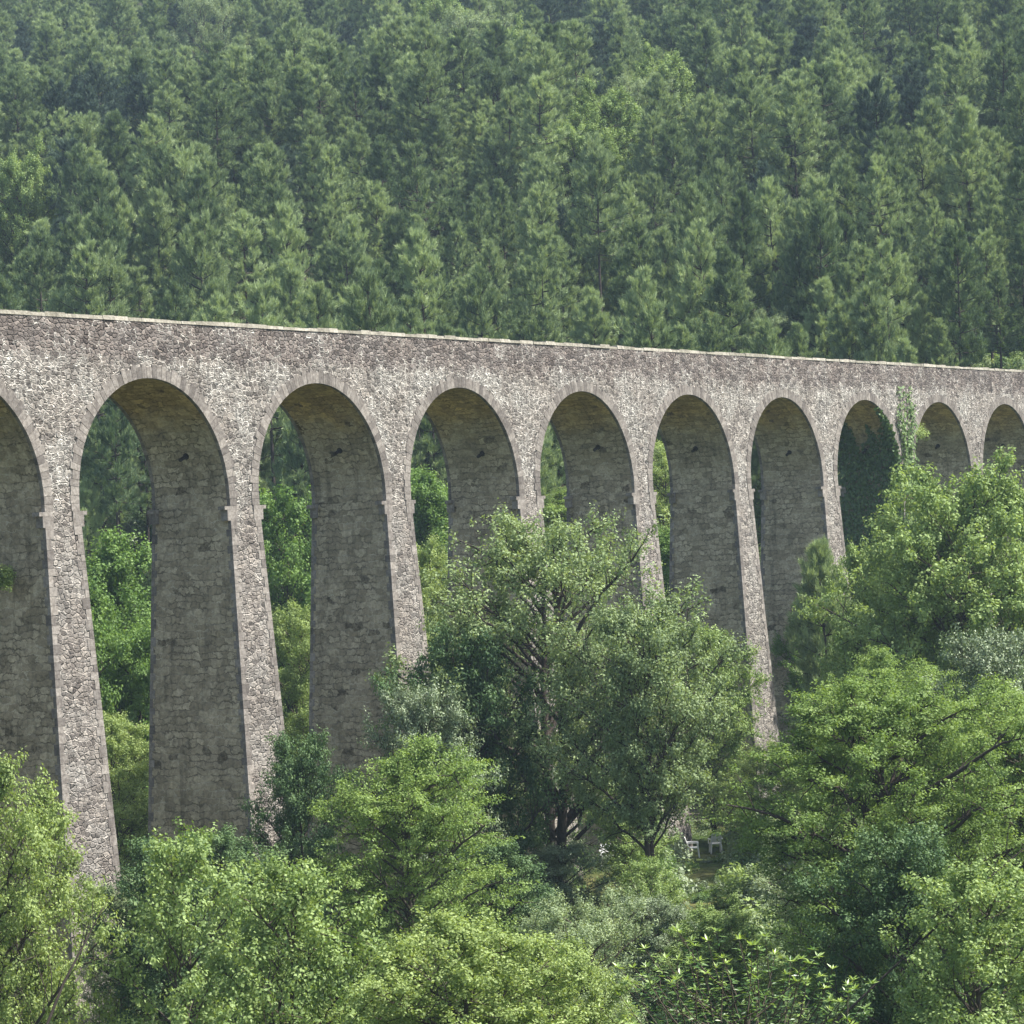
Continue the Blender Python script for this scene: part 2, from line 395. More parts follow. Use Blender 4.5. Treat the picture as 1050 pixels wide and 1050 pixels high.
# ------------------------------------------------------------------ viaduct
P, RAD, HS, HT, W, BF, BS, BA = 12.0, 4.954, .4325, 7.70, 4.15, .05, .0369, .0184
WP = P / 2 - RAD
N0, N1 = -5, 12
rng = np.random.default_rng(7)
via = empty('viaduct', (0, 0, -20))
tag(via, 'long pale rubble stone railway viaduct with tall tapering piers and round arches', 'viaduct')
def vlink(name, mb, mats, parent=via, uvs=True):
    o = link(name, mb.mesh(name, mats, uvs=uvs), parent)
    if parent is via: o.location = (0, 0, 20)
    return o
def fy(z): return BA * z if z > 0 else BF * z          # front face
def by(z): return W - BA * z if z > 0 else W - BF * z  # back face
ZP = 6.2
S0 = N0 * P - P / 2; S1 = N1 * P + P / 2
def wall(front):
    mb = MB()
    yy = fy if front else by
    a = np.linspace(0, np.pi, 49)
    for n in range(N0, N1 + 1):
        s = n * P - RAD * np.cos(a); z = HS + RAD * np.sin(a)
        s = np.concatenate([[n * P - P / 2, n * P - RAD, n * P - RAD], s[1:-1], [n * P + RAD, n * P + RAD, n * P + P / 2]])
        z = np.concatenate([[0, 0, HS], z[1:-1], [HS, 0, 0]])
        for i in range(len(s) - 1):
            if s[i + 1] - s[i] < 1e-6: continue
            for lo, hi, mi in ((None, HT, 0),):
                z0 = z[i] if lo is None else lo; z1 = z[i + 1] if lo is None else lo
                v = np.array([(s[i], yy(z0), z0), (s[i + 1], yy(z1), z1), (s[i + 1], yy(hi), hi), (s[i], yy(hi), hi)])
                mb.add(v, [[0, 1, 2, 3]] if front else [[3, 2, 1, 0]], 0, (v[:, [0, 2]] if front else v[::-1][:, [0, 2]]), mi)
    vlink('spandrel_wall', mb, [M['rubble']])
wall(True); wall(False)
# deck with the inner faces of the two parapets
mb = MB()
yi, yo = fy(HT), by(HT)
box(mb, (S0, yi + .45, 6.3), (S1, yo - .45, 6.65))
box(mb, (S0, yi + .02, 6.652), (S1, yi + .45, HT - .004), 0); box(mb, (S0, yo - .45, 6.652), (S1, yo - .02, HT - .004), 0)
vlink('deck', mb, [M['parapet']])
# coping stones
for front in (True, False):
    mb = MB(); s = S0
    while s < S1:
        l = rng.uniform(.7, 1.25); e = min(s + l, S1); h = .15 + rng.uniform(-.03, .05); o_ = .025 + rng.uniform(-.02, .03)
        y0, y1 = (yi - o_, yi + .5) if front else (yo - .5, yo + o_)
        j = rng.uniform(-.015, .015, 4)
        v = np.array([(s + .002, y0, HT), (e - .002, y0 + j[0], HT), (e - .002, y1, HT), (s + .002, y1, HT),
                      (s + .004, y0 + .04, HT + h), (e - .004, y0 + .04 + j[1], HT + h + j[2]), (e - .004, y1 - .04, HT + h + j[2]), (s + .004, y1 - .04, HT + h)])
        hexa(mb, v, 0, rng.uniform(-.5, .9)); s = e
    vlink('coping', mb, [M['coping']])
# arches
def arch(n):
    c = n * P
    mb = MB(); a = np.linspace(0, np.pi, 61)
    s = np.concatenate([[c - RAD], c - RAD * np.cos(a), [c + RAD]]); z = np.concatenate([[0], HS + RAD * np.sin(a), [0]])
    arc = np.concatenate([[0], HS + RAD * a, [2 * HS + RAD * np.pi]])
    ys = np.linspace(0, 1, 2)
    for i in range(len(s) - 1):
        v = np.array([(s[i], fy(z[i]), z[i]), (s[i], by(z[i]), z[i]), (s[i + 1], by(z[i + 1]), z[i + 1]), (s[i + 1], fy(z[i + 1]), z[i + 1])])
        am = .5 * (arc[i] + arc[i + 1]); lo = HS + RAD * .52
        uv = np.array([(v[0][1], arc[i]), (v[1][1], arc[i]), (v[2][1], arc[i + 1]), (v[3][1], arc[i + 1])]) + n * 5.3
        wv = np.sin(np.clip((arc[[i, i, i + 1, i + 1]] - HS) / RAD, 0, np.pi)); mb.add(v, [[0, 1, 2, 3]], np.clip((wv - .45) / .5, 0, 1), uv, 0)
    b = vlink('arch_barrel', mb, [M['jamb']])
    # ring of cut voussoirs, front and back
    mbs = (MB(), MB()); L = 2 * HS + RAD * np.pi; nv = 53
    cuts = np.linspace(0, L, nv + 1); cuts[1:-1] += rng.uniform(-.03, .03, nv - 1)
    def pt(l, r, y):
        if l < HS: return (c - RAD - r, y, l)
        if l > L - HS: return (c + RAD + r, y, L - l)
        t = (l - HS) / RAD
        return (c - (RAD + r) * math.cos(t), y, HS + (RAD + r) * math.sin(t))
    for i in range(nv):
        l0, l1 = cuts[i] + .008, cuts[i + 1] - .008
        ex = .47 + (.09 if i % 2 else 0) + rng.uniform(-.05, .05); tn = rng.uniform(-.6, .35)
        for front in (True, False):
            pr = .03 + rng.uniform(0, .012)
            def q(l, r, out):
                p = pt(l, r, 0); zz = p[2]
                y = (fy(zz) - pr if out else fy(zz) + .14) if front else (by(zz) + pr if out else by(zz) - .14)
                return (p[0], y, zz)
            v = np.array([q(l0, -.012, True), q(l1, -.012, True), q(l1, -.012, False), q(l0, -.012, False),
                          q(l0, ex, True), q(l1, ex, True), q(l1, ex, False), q(l0, ex, False)])
            hexa(mbs[0 if front else 1], v, 0, tn)
    for mb in mbs: vlink('arch_ring', mb, [M['dressed']], b)
    # iron weep spout sticking out of the right flank, with a flange
    t = .42 + rng.uniform(-.05, .05); y = 2.05 + rng.uniform(-.25, .25)
    p0 = np.array([c + RAD * math.cos(t) + .1, y, HS + RAD * math.sin(t)])
    p1 = p0 + np.array([-.55, -.02, -.2])
    mb = MB(); tubes(mb, [[p0, p0 * .5 + p1 * .5, p1, p1 + .001]], [[.085, .085, .085, .0]], 8)
    q0 = p0 + (p1 - p0) * .1; q1 = p0 + (p1 - p0) * .2
    tubes(mb, [[q0, q1, q1 + .001]], [[.15, .15, 0]], 8)
    vlink('weep_spout', mb, [M['iron']], b)
for n in range(N0, N1 + 1): arch(n)
# piers
def pier(j):
    c = j * P - P / 2
    zb = float(ground_z(c, 2)) - 1.5
    mb = MB()
    nz = 12; zs = np.linspace(0, zb, nz)
    ring = [np.array([(c - WP + BS * z, BF * z, z), (c + WP - BS * z, BF * z, z), (c + WP - BS * z, W - BF * z, z), (c - WP + BS * z, W - BF * z, z)]) for z in zs]
    for i in range(nz - 1):
        A, B = ring[i], ring[i + 1]
        for k in range(4):
            v = np.array([B[k], B[(k + 1) % 4], A[(k + 1) % 4], A[k]])
            uv = v[:, [0, 2]] if k % 2 == 0 else v[:, [1, 2]] + np.array([j * 3.7, 0])
            mb.add(v, [[0, 1, 2, 3]], 0, uv, 0 if k % 2 == 0 else 1)
    # quoins
    for sx in (-1, 1):
        for front in (True, False):
            z = -.62; k = 0
            while z > zb + .3:
                h = rng.uniform(.28, .46); z1 = z - h + .014
                a_, b_ = (.26, .26) if k % 2 else (.42, .14)
                a_ += rng.uniform(-.05, .05)
                def cor(zz, ix, iy):
                    xe = c + sx * (WP - BS * zz); ye = BF * zz if front else W - BF * zz
                    fs = 1 if front else -1
                    pr = .022
                    return (xe + sx * pr if ix else xe - sx * a_, ye - fs * pr if iy else ye + fs * b_, zz)
                v = [cor(z1, 0, 1), cor(z1, 1, 1), cor(z1, 1, 0), cor(z1, 0, 0), cor(z, 0, 1), cor(z, 1, 1), cor(z, 1, 0), cor(z, 0, 0)]
                if (sx < 0) == front: v = [v[i] for i in (1, 0, 3, 2, 5, 4, 7, 6)]
                hexa(mb, v, 2, rng.uniform(-.55, .5)); z -= h; k += 1
    p = vlink('pier', mb, [M['pier'], M['jamb'], M['dressed']])
    # stepped corbels at the springing (they carried the arch centring)
    for sx in (-1, 1):
        for front in (True, False):
            m2 = MB(); e = c + sx * WP
            for z0, z1, pr, dp in ((-.16, .0, .40, .32), (-.62, -.164, .22, .3)):
                xa, xb = sorted((e - sx * .45, e + sx * (pr + rng.uniform(-.05, .05))))
                ya, yb = (-.05, dp) if front else (W - dp, W + .05)
                box(m2, (xa, ya, z0), (xb, yb, z1), 0, rng.uniform(-.2, .5))
            vlink('corbel', m2, [M['dressed']], p)
for j in range(N0 + 1, N1 + 1): pier(j)
# abutments
for s in (S0, S1):
    mb = MB(); a, b = (s - 14, s + P / 2 - RAD) if s < 0 else (s - P / 2 + RAD, s + 14)
    zb = float(min(ground_z(a, 2), ground_z(b, 2))) - 3
    box(mb, (a, -.3, zb), (b, W + .3, -.01)); 
    a, b = (s - 14, s - .01) if s < 0 else (s + .01, s + 14)
    box(mb, (a, .1, 0), (b, W - .1, HT))
    vlink('abutment', mb, [M['rubble']])

# ------------------------------------------------------------------ trees
PROF = {'dome': ([0, .15, .4, .65, .85, 1], [.65, .9, 1., .95, .76, .38]),
        'round': ([0, .2, .5, .75, .9, 1], [.5, .85, 1., .9, .68, .3]),
        'spread': ([0, .2, .45, .7, .9, 1], [.45, .8, 1., .98, .75, .25]),
        'cone': ([0, .15, .4, .7, 1], [.8, 1., .75, .42, .05]),
        'column': ([0, .2, .5, .8, 1], [.6, .95, 1., .75, .12])}
def build_tree(seed, H, R, cb=.3, nl=34, nb=8, clump=.55, per=70, flat=.7, leaf=.13, asp=.6, prof='dome', up=.5, lean=(0, 0), tr=.22, forks=1, thr=.5, rise=.25, twig=False):
    """returns (trunk MB, crown MB): trunk with limbs and branches, crown of leaves set in clumps round the branch ends"""
    g = np.random.default_rng(seed)
    tk, cw = MB(), MB()
    n = 9; u = np.linspace(0, 1, n)
    stems = []
    for k in range(forks):
        an = 2 * np.pi * (k + g.uniform(-.2, .2)) / forks
        off = np.array([math.cos(an), math.sin(an)]) * (R * .34 if forks > 1 else 0) + np.array(lean)
        bend = np.cumsum(g.normal(0, .018, (n, 2)), 0) * H * .35
        xy = off[None] * np.clip((u - .12) / .88, 0, 1)[:, None] ** 1.1 + bend * (u > 0)[:, None]
        pth = np.concatenate([xy, (u * H * .9)[:, None]], 1); pth[0, 2] = -.6
        stems.append(pth)
        tubes(tk, pth, tr / math.sqrt(forks) * (1.15 - u) ** .9 * np.where(u < .1, 1.3, 1), 8)
    ph = g.uniform(0, 6.28, 4)
    lump = lambda az, v: 1 + .24 * np.sin(3 * az + ph[0] + 4 * v) + .18 * np.sin(5 * az + ph[1] - 7 * v) + .10 * np.sin(9 * az + ph[2] + 9 * v)
    v = np.clip((np.arange(nl) + g.uniform(0, 1, nl)) / nl, 0, 1) ** .85
    az = np.arange(nl) * 2.39996 + g.uniform(-.4, .4, nl)
    rr = R * np.interp(v, *PROF[prof]) * lump(az, v) * g.uniform(.66, 1.08, nl)
    tgt = np.stack([np.cos(az) * rr, np.sin(az) * rr, H * (cb + (1 - cb) * v) * g.uniform(.93, 1.02, nl)], 1)
    tgt[:, :2] += np.array(lean) * np.clip(v + .2, 0, 1)[:, None]
    # each limb leaves the nearest stem well below its end
    st = np.zeros((nl, 3))
    for i in range(nl):
        k = min(range(forks), key=lambda q: np.linalg.norm(stems[q][-2, :2] - tgt[i, :2]))
        hz = np.clip(tgt[i, 2] - rr[i] * (.35 + rise) - .06 * H, H * cb * .55, H * .86)
        st[i] = [np.interp(hz, stems[k][:, 2], stems[k][:, d]) for d in range(3)]
    t = np.linspace(0, 1, 7)[None, :, None]
    mid = .5 * (st + tgt) + np.stack([g.normal(0, .05 * R, nl), g.normal(0, .05 * R, nl), .10 * rr], 1)
    LP = (1 - t) ** 2 * st[:, None] + 2 * t * (1 - t) * mid[:, None] + t ** 2 * tgt[:, None]
    LP[:, 1:-1] += g.normal(0, .02 * R, (nl, 5, 3))
    ll = np.linalg.norm(tgt - st, axis=1)
    tubes(tk, LP, (tr * .42 * (ll / ll.max()) ** .7)[:, None] * np.linspace(1, .18, 7)[None] + .008, 5)
    # branches
    tb = np.clip(g.uniform(.3, 1.02, (nl, nb)), 0, 1); ti = tb * 6; i0 = np.minimum(ti.astype(int), 5); fr = (ti - i0)[..., None]
    ii = np.arange(nl)[:, None]
    b0 = LP[ii, i0] * (1 - fr) + LP[ii, i0 + 1] * fr
    tan = norm(LP[ii, i0 + 1] - LP[ii, i0])
    dr = norm(tan * .55 + g.normal(0, .62, (nl, nb, 3)) + np.array([0, 0, .22]))
    bl = (ll[:, None] * .38 * (1.15 - tb) * g.uniform(.4, 1.5, (nl, nb)) + .35)[..., None]
    b1 = b0 + dr * bl
    tt = np.linspace(0, 1, 4)[None, None, :, None]
    BP = b0[:, :, None] * (1 - tt) + b1[:, :, None] * tt + np.sin(tt * np.pi) * g.normal(0, .06, (nl, nb, 1, 3)) * bl[:, :, None]
    tubes(tk, BP.reshape(-1, 4, 3), np.tile(np.array([.022, .017, .012, .006]) * (1 + R * .06), (nl * nb, 1)), 3)
    C = np.concatenate([b1.reshape(-1, 3), (b0 * .45 + b1 * .55).reshape(-1, 3), tgt])
    out = np.concatenate([dr.reshape(-1, 3), dr.reshape(-1, 3), norm(tgt - st)])
    keep = g.uniform(0, 1, len(C)) > .12
    C, out = C[keep], out[keep]
    nc = len(C)
    cr_ = clump * g.uniform(.55, 1.3, nc)
    cnt = np.maximum((per * (cr_ / clump) ** 2).astype(int), 6)
    id_ = np.repeat(np.arange(nc), cnt); N = len(id_)
    d = norm(g.normal(0, 1, (N, 3))); rad = cr_[id_] * g.uniform(0, 1, N) ** .45
    off = d * rad[:, None]
    o_ = norm(out[id_] + np.array([0, 0, .35]) + g.normal(0, .25, (nc, 3))[id_])
    al = (off * o_).sum(1, keepdims=True)
    off = off * .72 + o_ * al * .78
    off[:, 2] *= flat
    off += o_ * (cr_[id_] * .35)[:, None]
    pos = C[id_] + off
    nr = norm(np.array([0, 0, up]) + d * .95 + g.normal(0, .34, (N, 3)))
    ax = norm(np.cross(nr, g.normal(0, 1, (N, 3))) + d * .35)
    ct = g.normal(0, .42, nc)
    tint = ct[id_] + g.normal(0, .35, N)
    ls = leaf * g.uniform(.65, 1.25, N)
    leaves(cw, pos, ax, nr, ls, ls * asp, tint)
    return tk, cw

def tree_mesh(key, seed, leafm, barkm, **kw):
    tk, cw = build_tree(seed, **kw)
    return dict(trunk=tk.mesh(key + '_trunk', M[barkm], smooth=True), crown=cw.mesh(key + '_crown', M[leafm]), H=kw['H'], R=kw['R'])

PROTO = {
 'ash': [tree_mesh('ash', 11, 'ash', 'bark_dark', H=19, R=6.4, cb=.32, nl=62, nb=13, clump=.52, per=52, flat=.85, leaf=.15, asp=.65, forks=2, tr=.36, prof='spread'),
         tree_mesh('ash_low', 17, 'ash', 'bark_dark', H=15.5, R=4.0, cb=.42, nl=50, nb=14, clump=.52, per=60, flat=.85, leaf=.14, asp=.65, forks=2, tr=.24, prof='spread')],
 'willow': [tree_mesh('willow', 23, 'willow', 'bark', H=14, R=4.4, cb=.2, nl=54, nb=13, clump=.46, per=65, flat=.85, leaf=.13, asp=.5, forks=2, tr=.22, prof='dome')],
 'robinia': [tree_mesh('robinia', 31, 'robinia', 'bark', H=12, R=4.0, cb=.18, nl=58, nb=13, clump=.58, per=86, flat=.36, leaf=.11, asp=.6, prof='spread', tr=.18, up=1.1, rise=.05),
             tree_mesh('robinia_wide', 37, 'robinia', 'bark_dark', H=13, R=5.2, cb=.15, nl=80, nb=13, clump=.62, per=86, flat=.36, leaf=.115, asp=.6, prof='spread', tr=.28, up=1.1, rise=0.)],
 'oak': [tree_mesh('oak', 41, 'oak', 'bark', H=12, R=4.2, cb=.1, nl=60, nb=13, clump=.46, per=68, flat=.8, leaf=.135, asp=.75, tr=.2, prof='dome'),
         tree_mesh('oak_tall', 43, 'oak', 'bark', H=19, R=6.2, cb=.14, nl=84, nb=15, clump=.6, per=73, flat=.75, leaf=.175, asp=.75, tr=.34, prof='dome'),
         tree_mesh('oak_slim', 47, 'oak', 'bark', H=11, R=2.7, cb=.12, nl=42, nb=11, clump=.44, per=54, flat=.85, leaf=.125, asp=.72, tr=.15, prof='round'),
         tree_mesh('oak_young', 48, 'oak', 'bark', H=10.5, R=2.5, cb=.2, nl=30, nb=9, clump=.48, per=48, flat=.7, leaf=.135, asp=.72, tr=.13, prof='round')],
 'bright': [tree_mesh('bright', 53, 'bright', 'bark', H=12, R=4.0, cb=.06, nl=64, nb=14, clump=.42, per=68, flat=.8, leaf=.115, asp=.7, prof='dome', tr=.16)],
 'holm': [tree_mesh('holm', 61, 'holm', 'bark', H=12, R=3.2, cb=.15, nl=46, nb=12, clump=.42, per=73, flat=.85, leaf=.12, asp=.55, tr=.2, prof='round')],
 'dark': [tree_mesh('dark', 71, 'dark', 'bark_dark', H=11, R=3.2, cb=.08, nl=46, nb=12, clump=.48, per=73, flat=.7, leaf=.13, asp=.65, tr=.16, prof='round')],
 'lush': [tree_mesh('lush', 83, 'lush', 'bark', H=15, R=3.8, cb=.08, nl=56, nb=12, clump=.56, per=72, flat=.8, leaf=.16, asp=.7, tr=.2, prof='column'),
          tree_mesh('lush_broad', 89, 'lush', 'bark', H=13, R=4.6, cb=.06, nl=60, nb=12, clump=.58, per=72, flat=.8, leaf=.16, asp=.7, tr=.2, prof='dome')],
}
PX = dict(ash='ash_tree', willow='willow_tree', robinia='robinia_tree', oak='oak_tree', bright='broadleaf_tree', holm='holm_oak_tree', dark='shade_toned_tree', lush='broadleaf_tree')
def plant(kind, i, x, y, top, R, rz, label, cat='tree', group=None, name=None):
    """a tree whose crown tops out at height top with crown radius R"""
    pr = PROTO[kind][i]
    zb = float(ground_z(x, y)); h = top - zb
    s = max(R / pr['R'], .62 * h / pr['H'])
    e = empty(name or PX[kind], (x, y, zb), rz, (s, s, h / pr['H'] * 1.0))
    tag(e, label, cat, group)
    link('trunk', pr['trunk'], e); link('crown', pr['crown'], e)
    return e

# trees in front of the viaduct
FRONT = [
 ('ash', 0, 15.0, -9.2, -0.6, 6.3, 0.6, 'tall ash with two forked trunks, its crown rising to the springing of the middle arches'),
 ('ash', 1, 11.0, -16.2, -4.6, 3.4, 1.0, 'smaller rounded ash standing close against the right side of the tall forked ash'),
 ('robinia', 0, -9.8, -18.4, -9.0, 3.5, .4, 'bright green layered robinia with a dark trunk, left of centre below the ash'),
 ('holm', 0, 2.2, -11.1, -7.2, 2.3, 2.0, 'small silvery grey-green holm oak just behind the bright layered robinia'),
 ('dark', 0, 1.2, -5.6, -9.4, 1.5, 1.1, 'dark green bushy tree against the foot of the third pier from the left edge'),
 ('bright', 0, -28.5, -15.8, -7.9, 3.1, .2, 'big yellow-green fine-leaved tree in the lower left corner'),
 ('oak', 3, -25.0, -20.3, -10.0, 2.1, 2.2, 'young oak with large clumps of light leaves before the shaded second pier'),
 ('oak', 2, -34.8, -31.2, -9.4, 2.2, 4.2, 'light green oak with dark limbs at the bottom, right of the clumpy young oak'),
 ('bright', 0, -36.1, -36.8, -10.6, 3.1, 3.2, 'low yellow-green tree at the bottom edge below the bright layered robinia'),
 ('bright', 0, -31.6, -36.5, -11.8, 2.3, 5.0, 'fine-leaved pale tree at the bottom edge, right of the low yellow-green one'),
 ('robinia', 1, -3.3, -33.1, -7.4, 4.9, 1.5, 'wide spreading robinia with flat green layers and a black trunk at lower right'),
 ('robinia', 0, 9.0, -33.0, -8.5, 3.6, 3.6, 'smaller layered robinia at the right edge behind the wide spreading one'),
 ('oak', 1, 41.6, -18.4, 0.1, 6.0, .9, 'large rounded oak covering the viaduct at the right edge'),
 ('oak', 0, 47.5, -11.5, -2.6, 3.4, 2.9, 'oak shoulder crown left of the large rounded oak, below the ivy'),
 ('holm', 0, 19.8, -28.5, -6.4, 2.8, .3, 'silvery holm oak at the right edge below the large rounded oak'),
 ('lush', 1, 46.9, -11.8, -6.0, 2.7, 1.9, 'vivid green bushy tree at the foot of the large oak, right of the small pine'),
 ('robinia', 0, 27.0, -20.0, -8.2, 3.6, 5.2, 'green layered robinia between the sixth pier and the vivid bushy tree'),
 ('oak', 2, 46.4, -1.2, -7.4, 2.7, 3.9, 'yellow-green tree hiding the lower half of the wall between fifth and sixth piers'),
 ('bright', 0, 39.9, -7.8, -13.5, 2.3, 1.9, 'light green tree right of the clearing with the white chairs'),
 ('lush', 0, 64.0, .5, -5.6, 2.2, 1.4, 'green tree under the sixth arch left of the small pine'),
 ('oak', 3, 23.7, -8.1, -13.6, 2.2, .5, 'half-shaded oak under the smaller rounded ash left of the white chairs'),
 ('dark', 0, -5.2, -6.2, -12.6, 2.4, 2.7, 'tree with leaves coloured dark for shade beside the second pier from the left'),
 ('dark', 0, -12.0, -9.0, -12.0, 2.4, .7, 'low tree with leaves coloured dark for shade between the left piers'),
 ('holm', 0, 10.9, -12.0, -14.8, 2.2, 4.4, 'grey-green holm oak low under the tall forked ash'),
 ('dark', 0, 10.7, -8.0, -5.6, 2.9, 5.2, 'crown with shade put into its leaf colour, under the left side of the tall forked ash'),
 ('dark', 0, -0.0, -15.2, -13.4, 2.4, 3.3, 'dark low tree in the gap right of the bright layered robinia'),
 ('willow', 0, 6.8, -26.5, -13.0, 2.8, 2.2, 'low grey-green willow scrub left of the wide spreading robinia'),
 ('oak', 2, -20.8, -43.5, -11.0, 2.3, 5.6, 'mid-green oak in the lower right corner with a bare leaning stem'),
 ('dark', 0, -14.0, -38.5, -11.0, 2.3, 4.9, 'dark tree in the lower right behind the chestnut shoots'),
 ('dark', 0, 12.5, -31.5, -9.5, 2.6, .9, 'dark crown at the right edge between layered robinias'),
 ('willow', 0, -19.5, -30.2, -12.4, 2.4, .1, 'low grey-green willow scrub at the bottom below the ash trunks'),
 ('oak', 3, 4.0, -20.0, -14.5, 1.4, 2.4, 'low oak sapling in front of the smaller rounded ash trunk'),
 ('holm', 0, -1.2, -22.9, -15.1, 2.0, 1.4, 'low holm oak bush directly below the white chairs'),
 ('oak', 0, -2.7, -26.3, -15.3, 2.0, 5.1, 'low oak scrub between the clearing and the chestnut shoots'),
 ('willow', 0, -10.5, -5.5, -13.6, 2.0, 3.4, 'thin grey-green sapling veiling the foot of the leftmost whole pier'),
]
for (k, i, x, y, top, R, rz, lab) in FRONT: plant(k, i, x, y, top, R, rz, lab)

# trees behind the viaduct, seen through the arches
BACK = [
 ('lush', 0, 115, 552, 166, 4.2, 'vivid green tree seen through the first whole arch, topping the others there'),
 ('lush', 1, 140, 640, 152, 3.6, 'rounded green tree seen low through the first whole arch, right of its middle'),
 ('bright', 0, 110, 735, 140, 3.2, 'yellow-green bush tree seen at the very bottom of the first whole arch'),
 ('lush', 0, 90, 600, 160, 3.0, 'green tree seen through the first whole arch close behind its left pier'),
 ('lush', 1, 292, 505, 178, 4.4, 'vivid green tree filling the opening of the second whole arch'),
 ('bright', 0, 300, 625, 158, 3.4, 'light green tree seen at the bottom of the second whole arch'),
 ('lush', 0, 436, 486, 187, 3.8, 'green tree with a blunt top seen through the third whole arch'),
 ('bright', 0, 440, 560, 168, 3.4, 'lighter bushy tree seen low through the third whole arch'),
 ('robinia', 0, 566, 505, 200, 4.0, 'pale tree seen through the fourth whole arch above the ash crown'),
 ('bright', 0, 680, 458, 197, 3.8, 'bright slender-looking tree seen in the narrow gap of the fifth whole arch'),
 ('lush', 0, 684, 545, 180, 3.6, 'deep green tree seen lower in the narrow gap of the fifth whole arch'),
 ('lush', 0, 776, 472, 208, 3.6, 'green tree showing as a thin strip at the left of the sixth whole arch'),
 ('lush', 1, 20, 520, 150, 4.0, 'green tree behind the cut-off arch at the left edge'),
]
def ray(px, py, D):
    X, Y = px - 525, py - 525
    x = cr * X - sr * Y; y = sr * X + cr * Y
    return CAM + D * (FW + x / F * RT - y / F * UP)
def pixel(p):
    d = np.asarray(p) - CAM; Y = d @ FW; x = d @ RT / Y * F; y = -(d @ UP) / Y * F
    return 525 + cr * x + sr * y, 525 - sr * x + cr * y, Y
for q, (k, i, px, py, D, R, lab) in enumerate(BACK):
    p = ray(px, py, D); plant(k, i, p[0], p[1], p[2], R, q * 1.7, lab)
# broadleaved trees among the pines
GLADES = []
for q, (px, py, D, R, i, lab) in enumerate([
 (478, 25, 382, 6.5, 0, 'pale yellow-green broadleaf high on the hillside near the top edge, left of the middle'),
 (450, 8, 395, 5.0, 1, 'light green broadleaf at the very top edge left of the big pale one'),
 (515, 48, 368, 5.0, 1, 'light green broadleaf among pines just right of the big pale one near the top'),
 (470, 66, 358, 5.0, 1, 'light green broadleaf among the pines just below the pale one near the top edge'),
 (620, 118, 296, 5.6, 1, 'light green broadleaf among pines, high above the fourth and fifth arches'),
 (590, 150, 284, 4.6, 1, 'smaller broadleaf down the slope left of the light green one above the fifth arch'),
 (650, 98, 306, 4.6, 0, 'pale broadleaf crown between two darker ones on the slope above the fifth arch'),
 (678, 80, 318, 5.0, 1, 'broadleaf crown up the slope, rightmost of the light green ones above the fifth arch'),
 (22, 182, 272, 4.0, 1, 'light broadleaf among the pines near the left edge, midway up the hillside'),
 (790, 346, 226, 3.0, 0, 'small yellow-green broadleaf peeping over the parapet above the sixth arch'),
 (215, 5, 400, 5.0, 0, 'light green broadleaf at the top edge above the first two arches')]):
    p = ray(px, py, D); p[2] += 2.5; GLADES.append((*local(p[0], p[1]), R))
    plant(['willow', 'oak'][i], 0, p[0], p[1], max(p[2], float(ground_z(p[0], p[1])) + 7), R, q * 2.1, lab, name='broadleaf_tree')

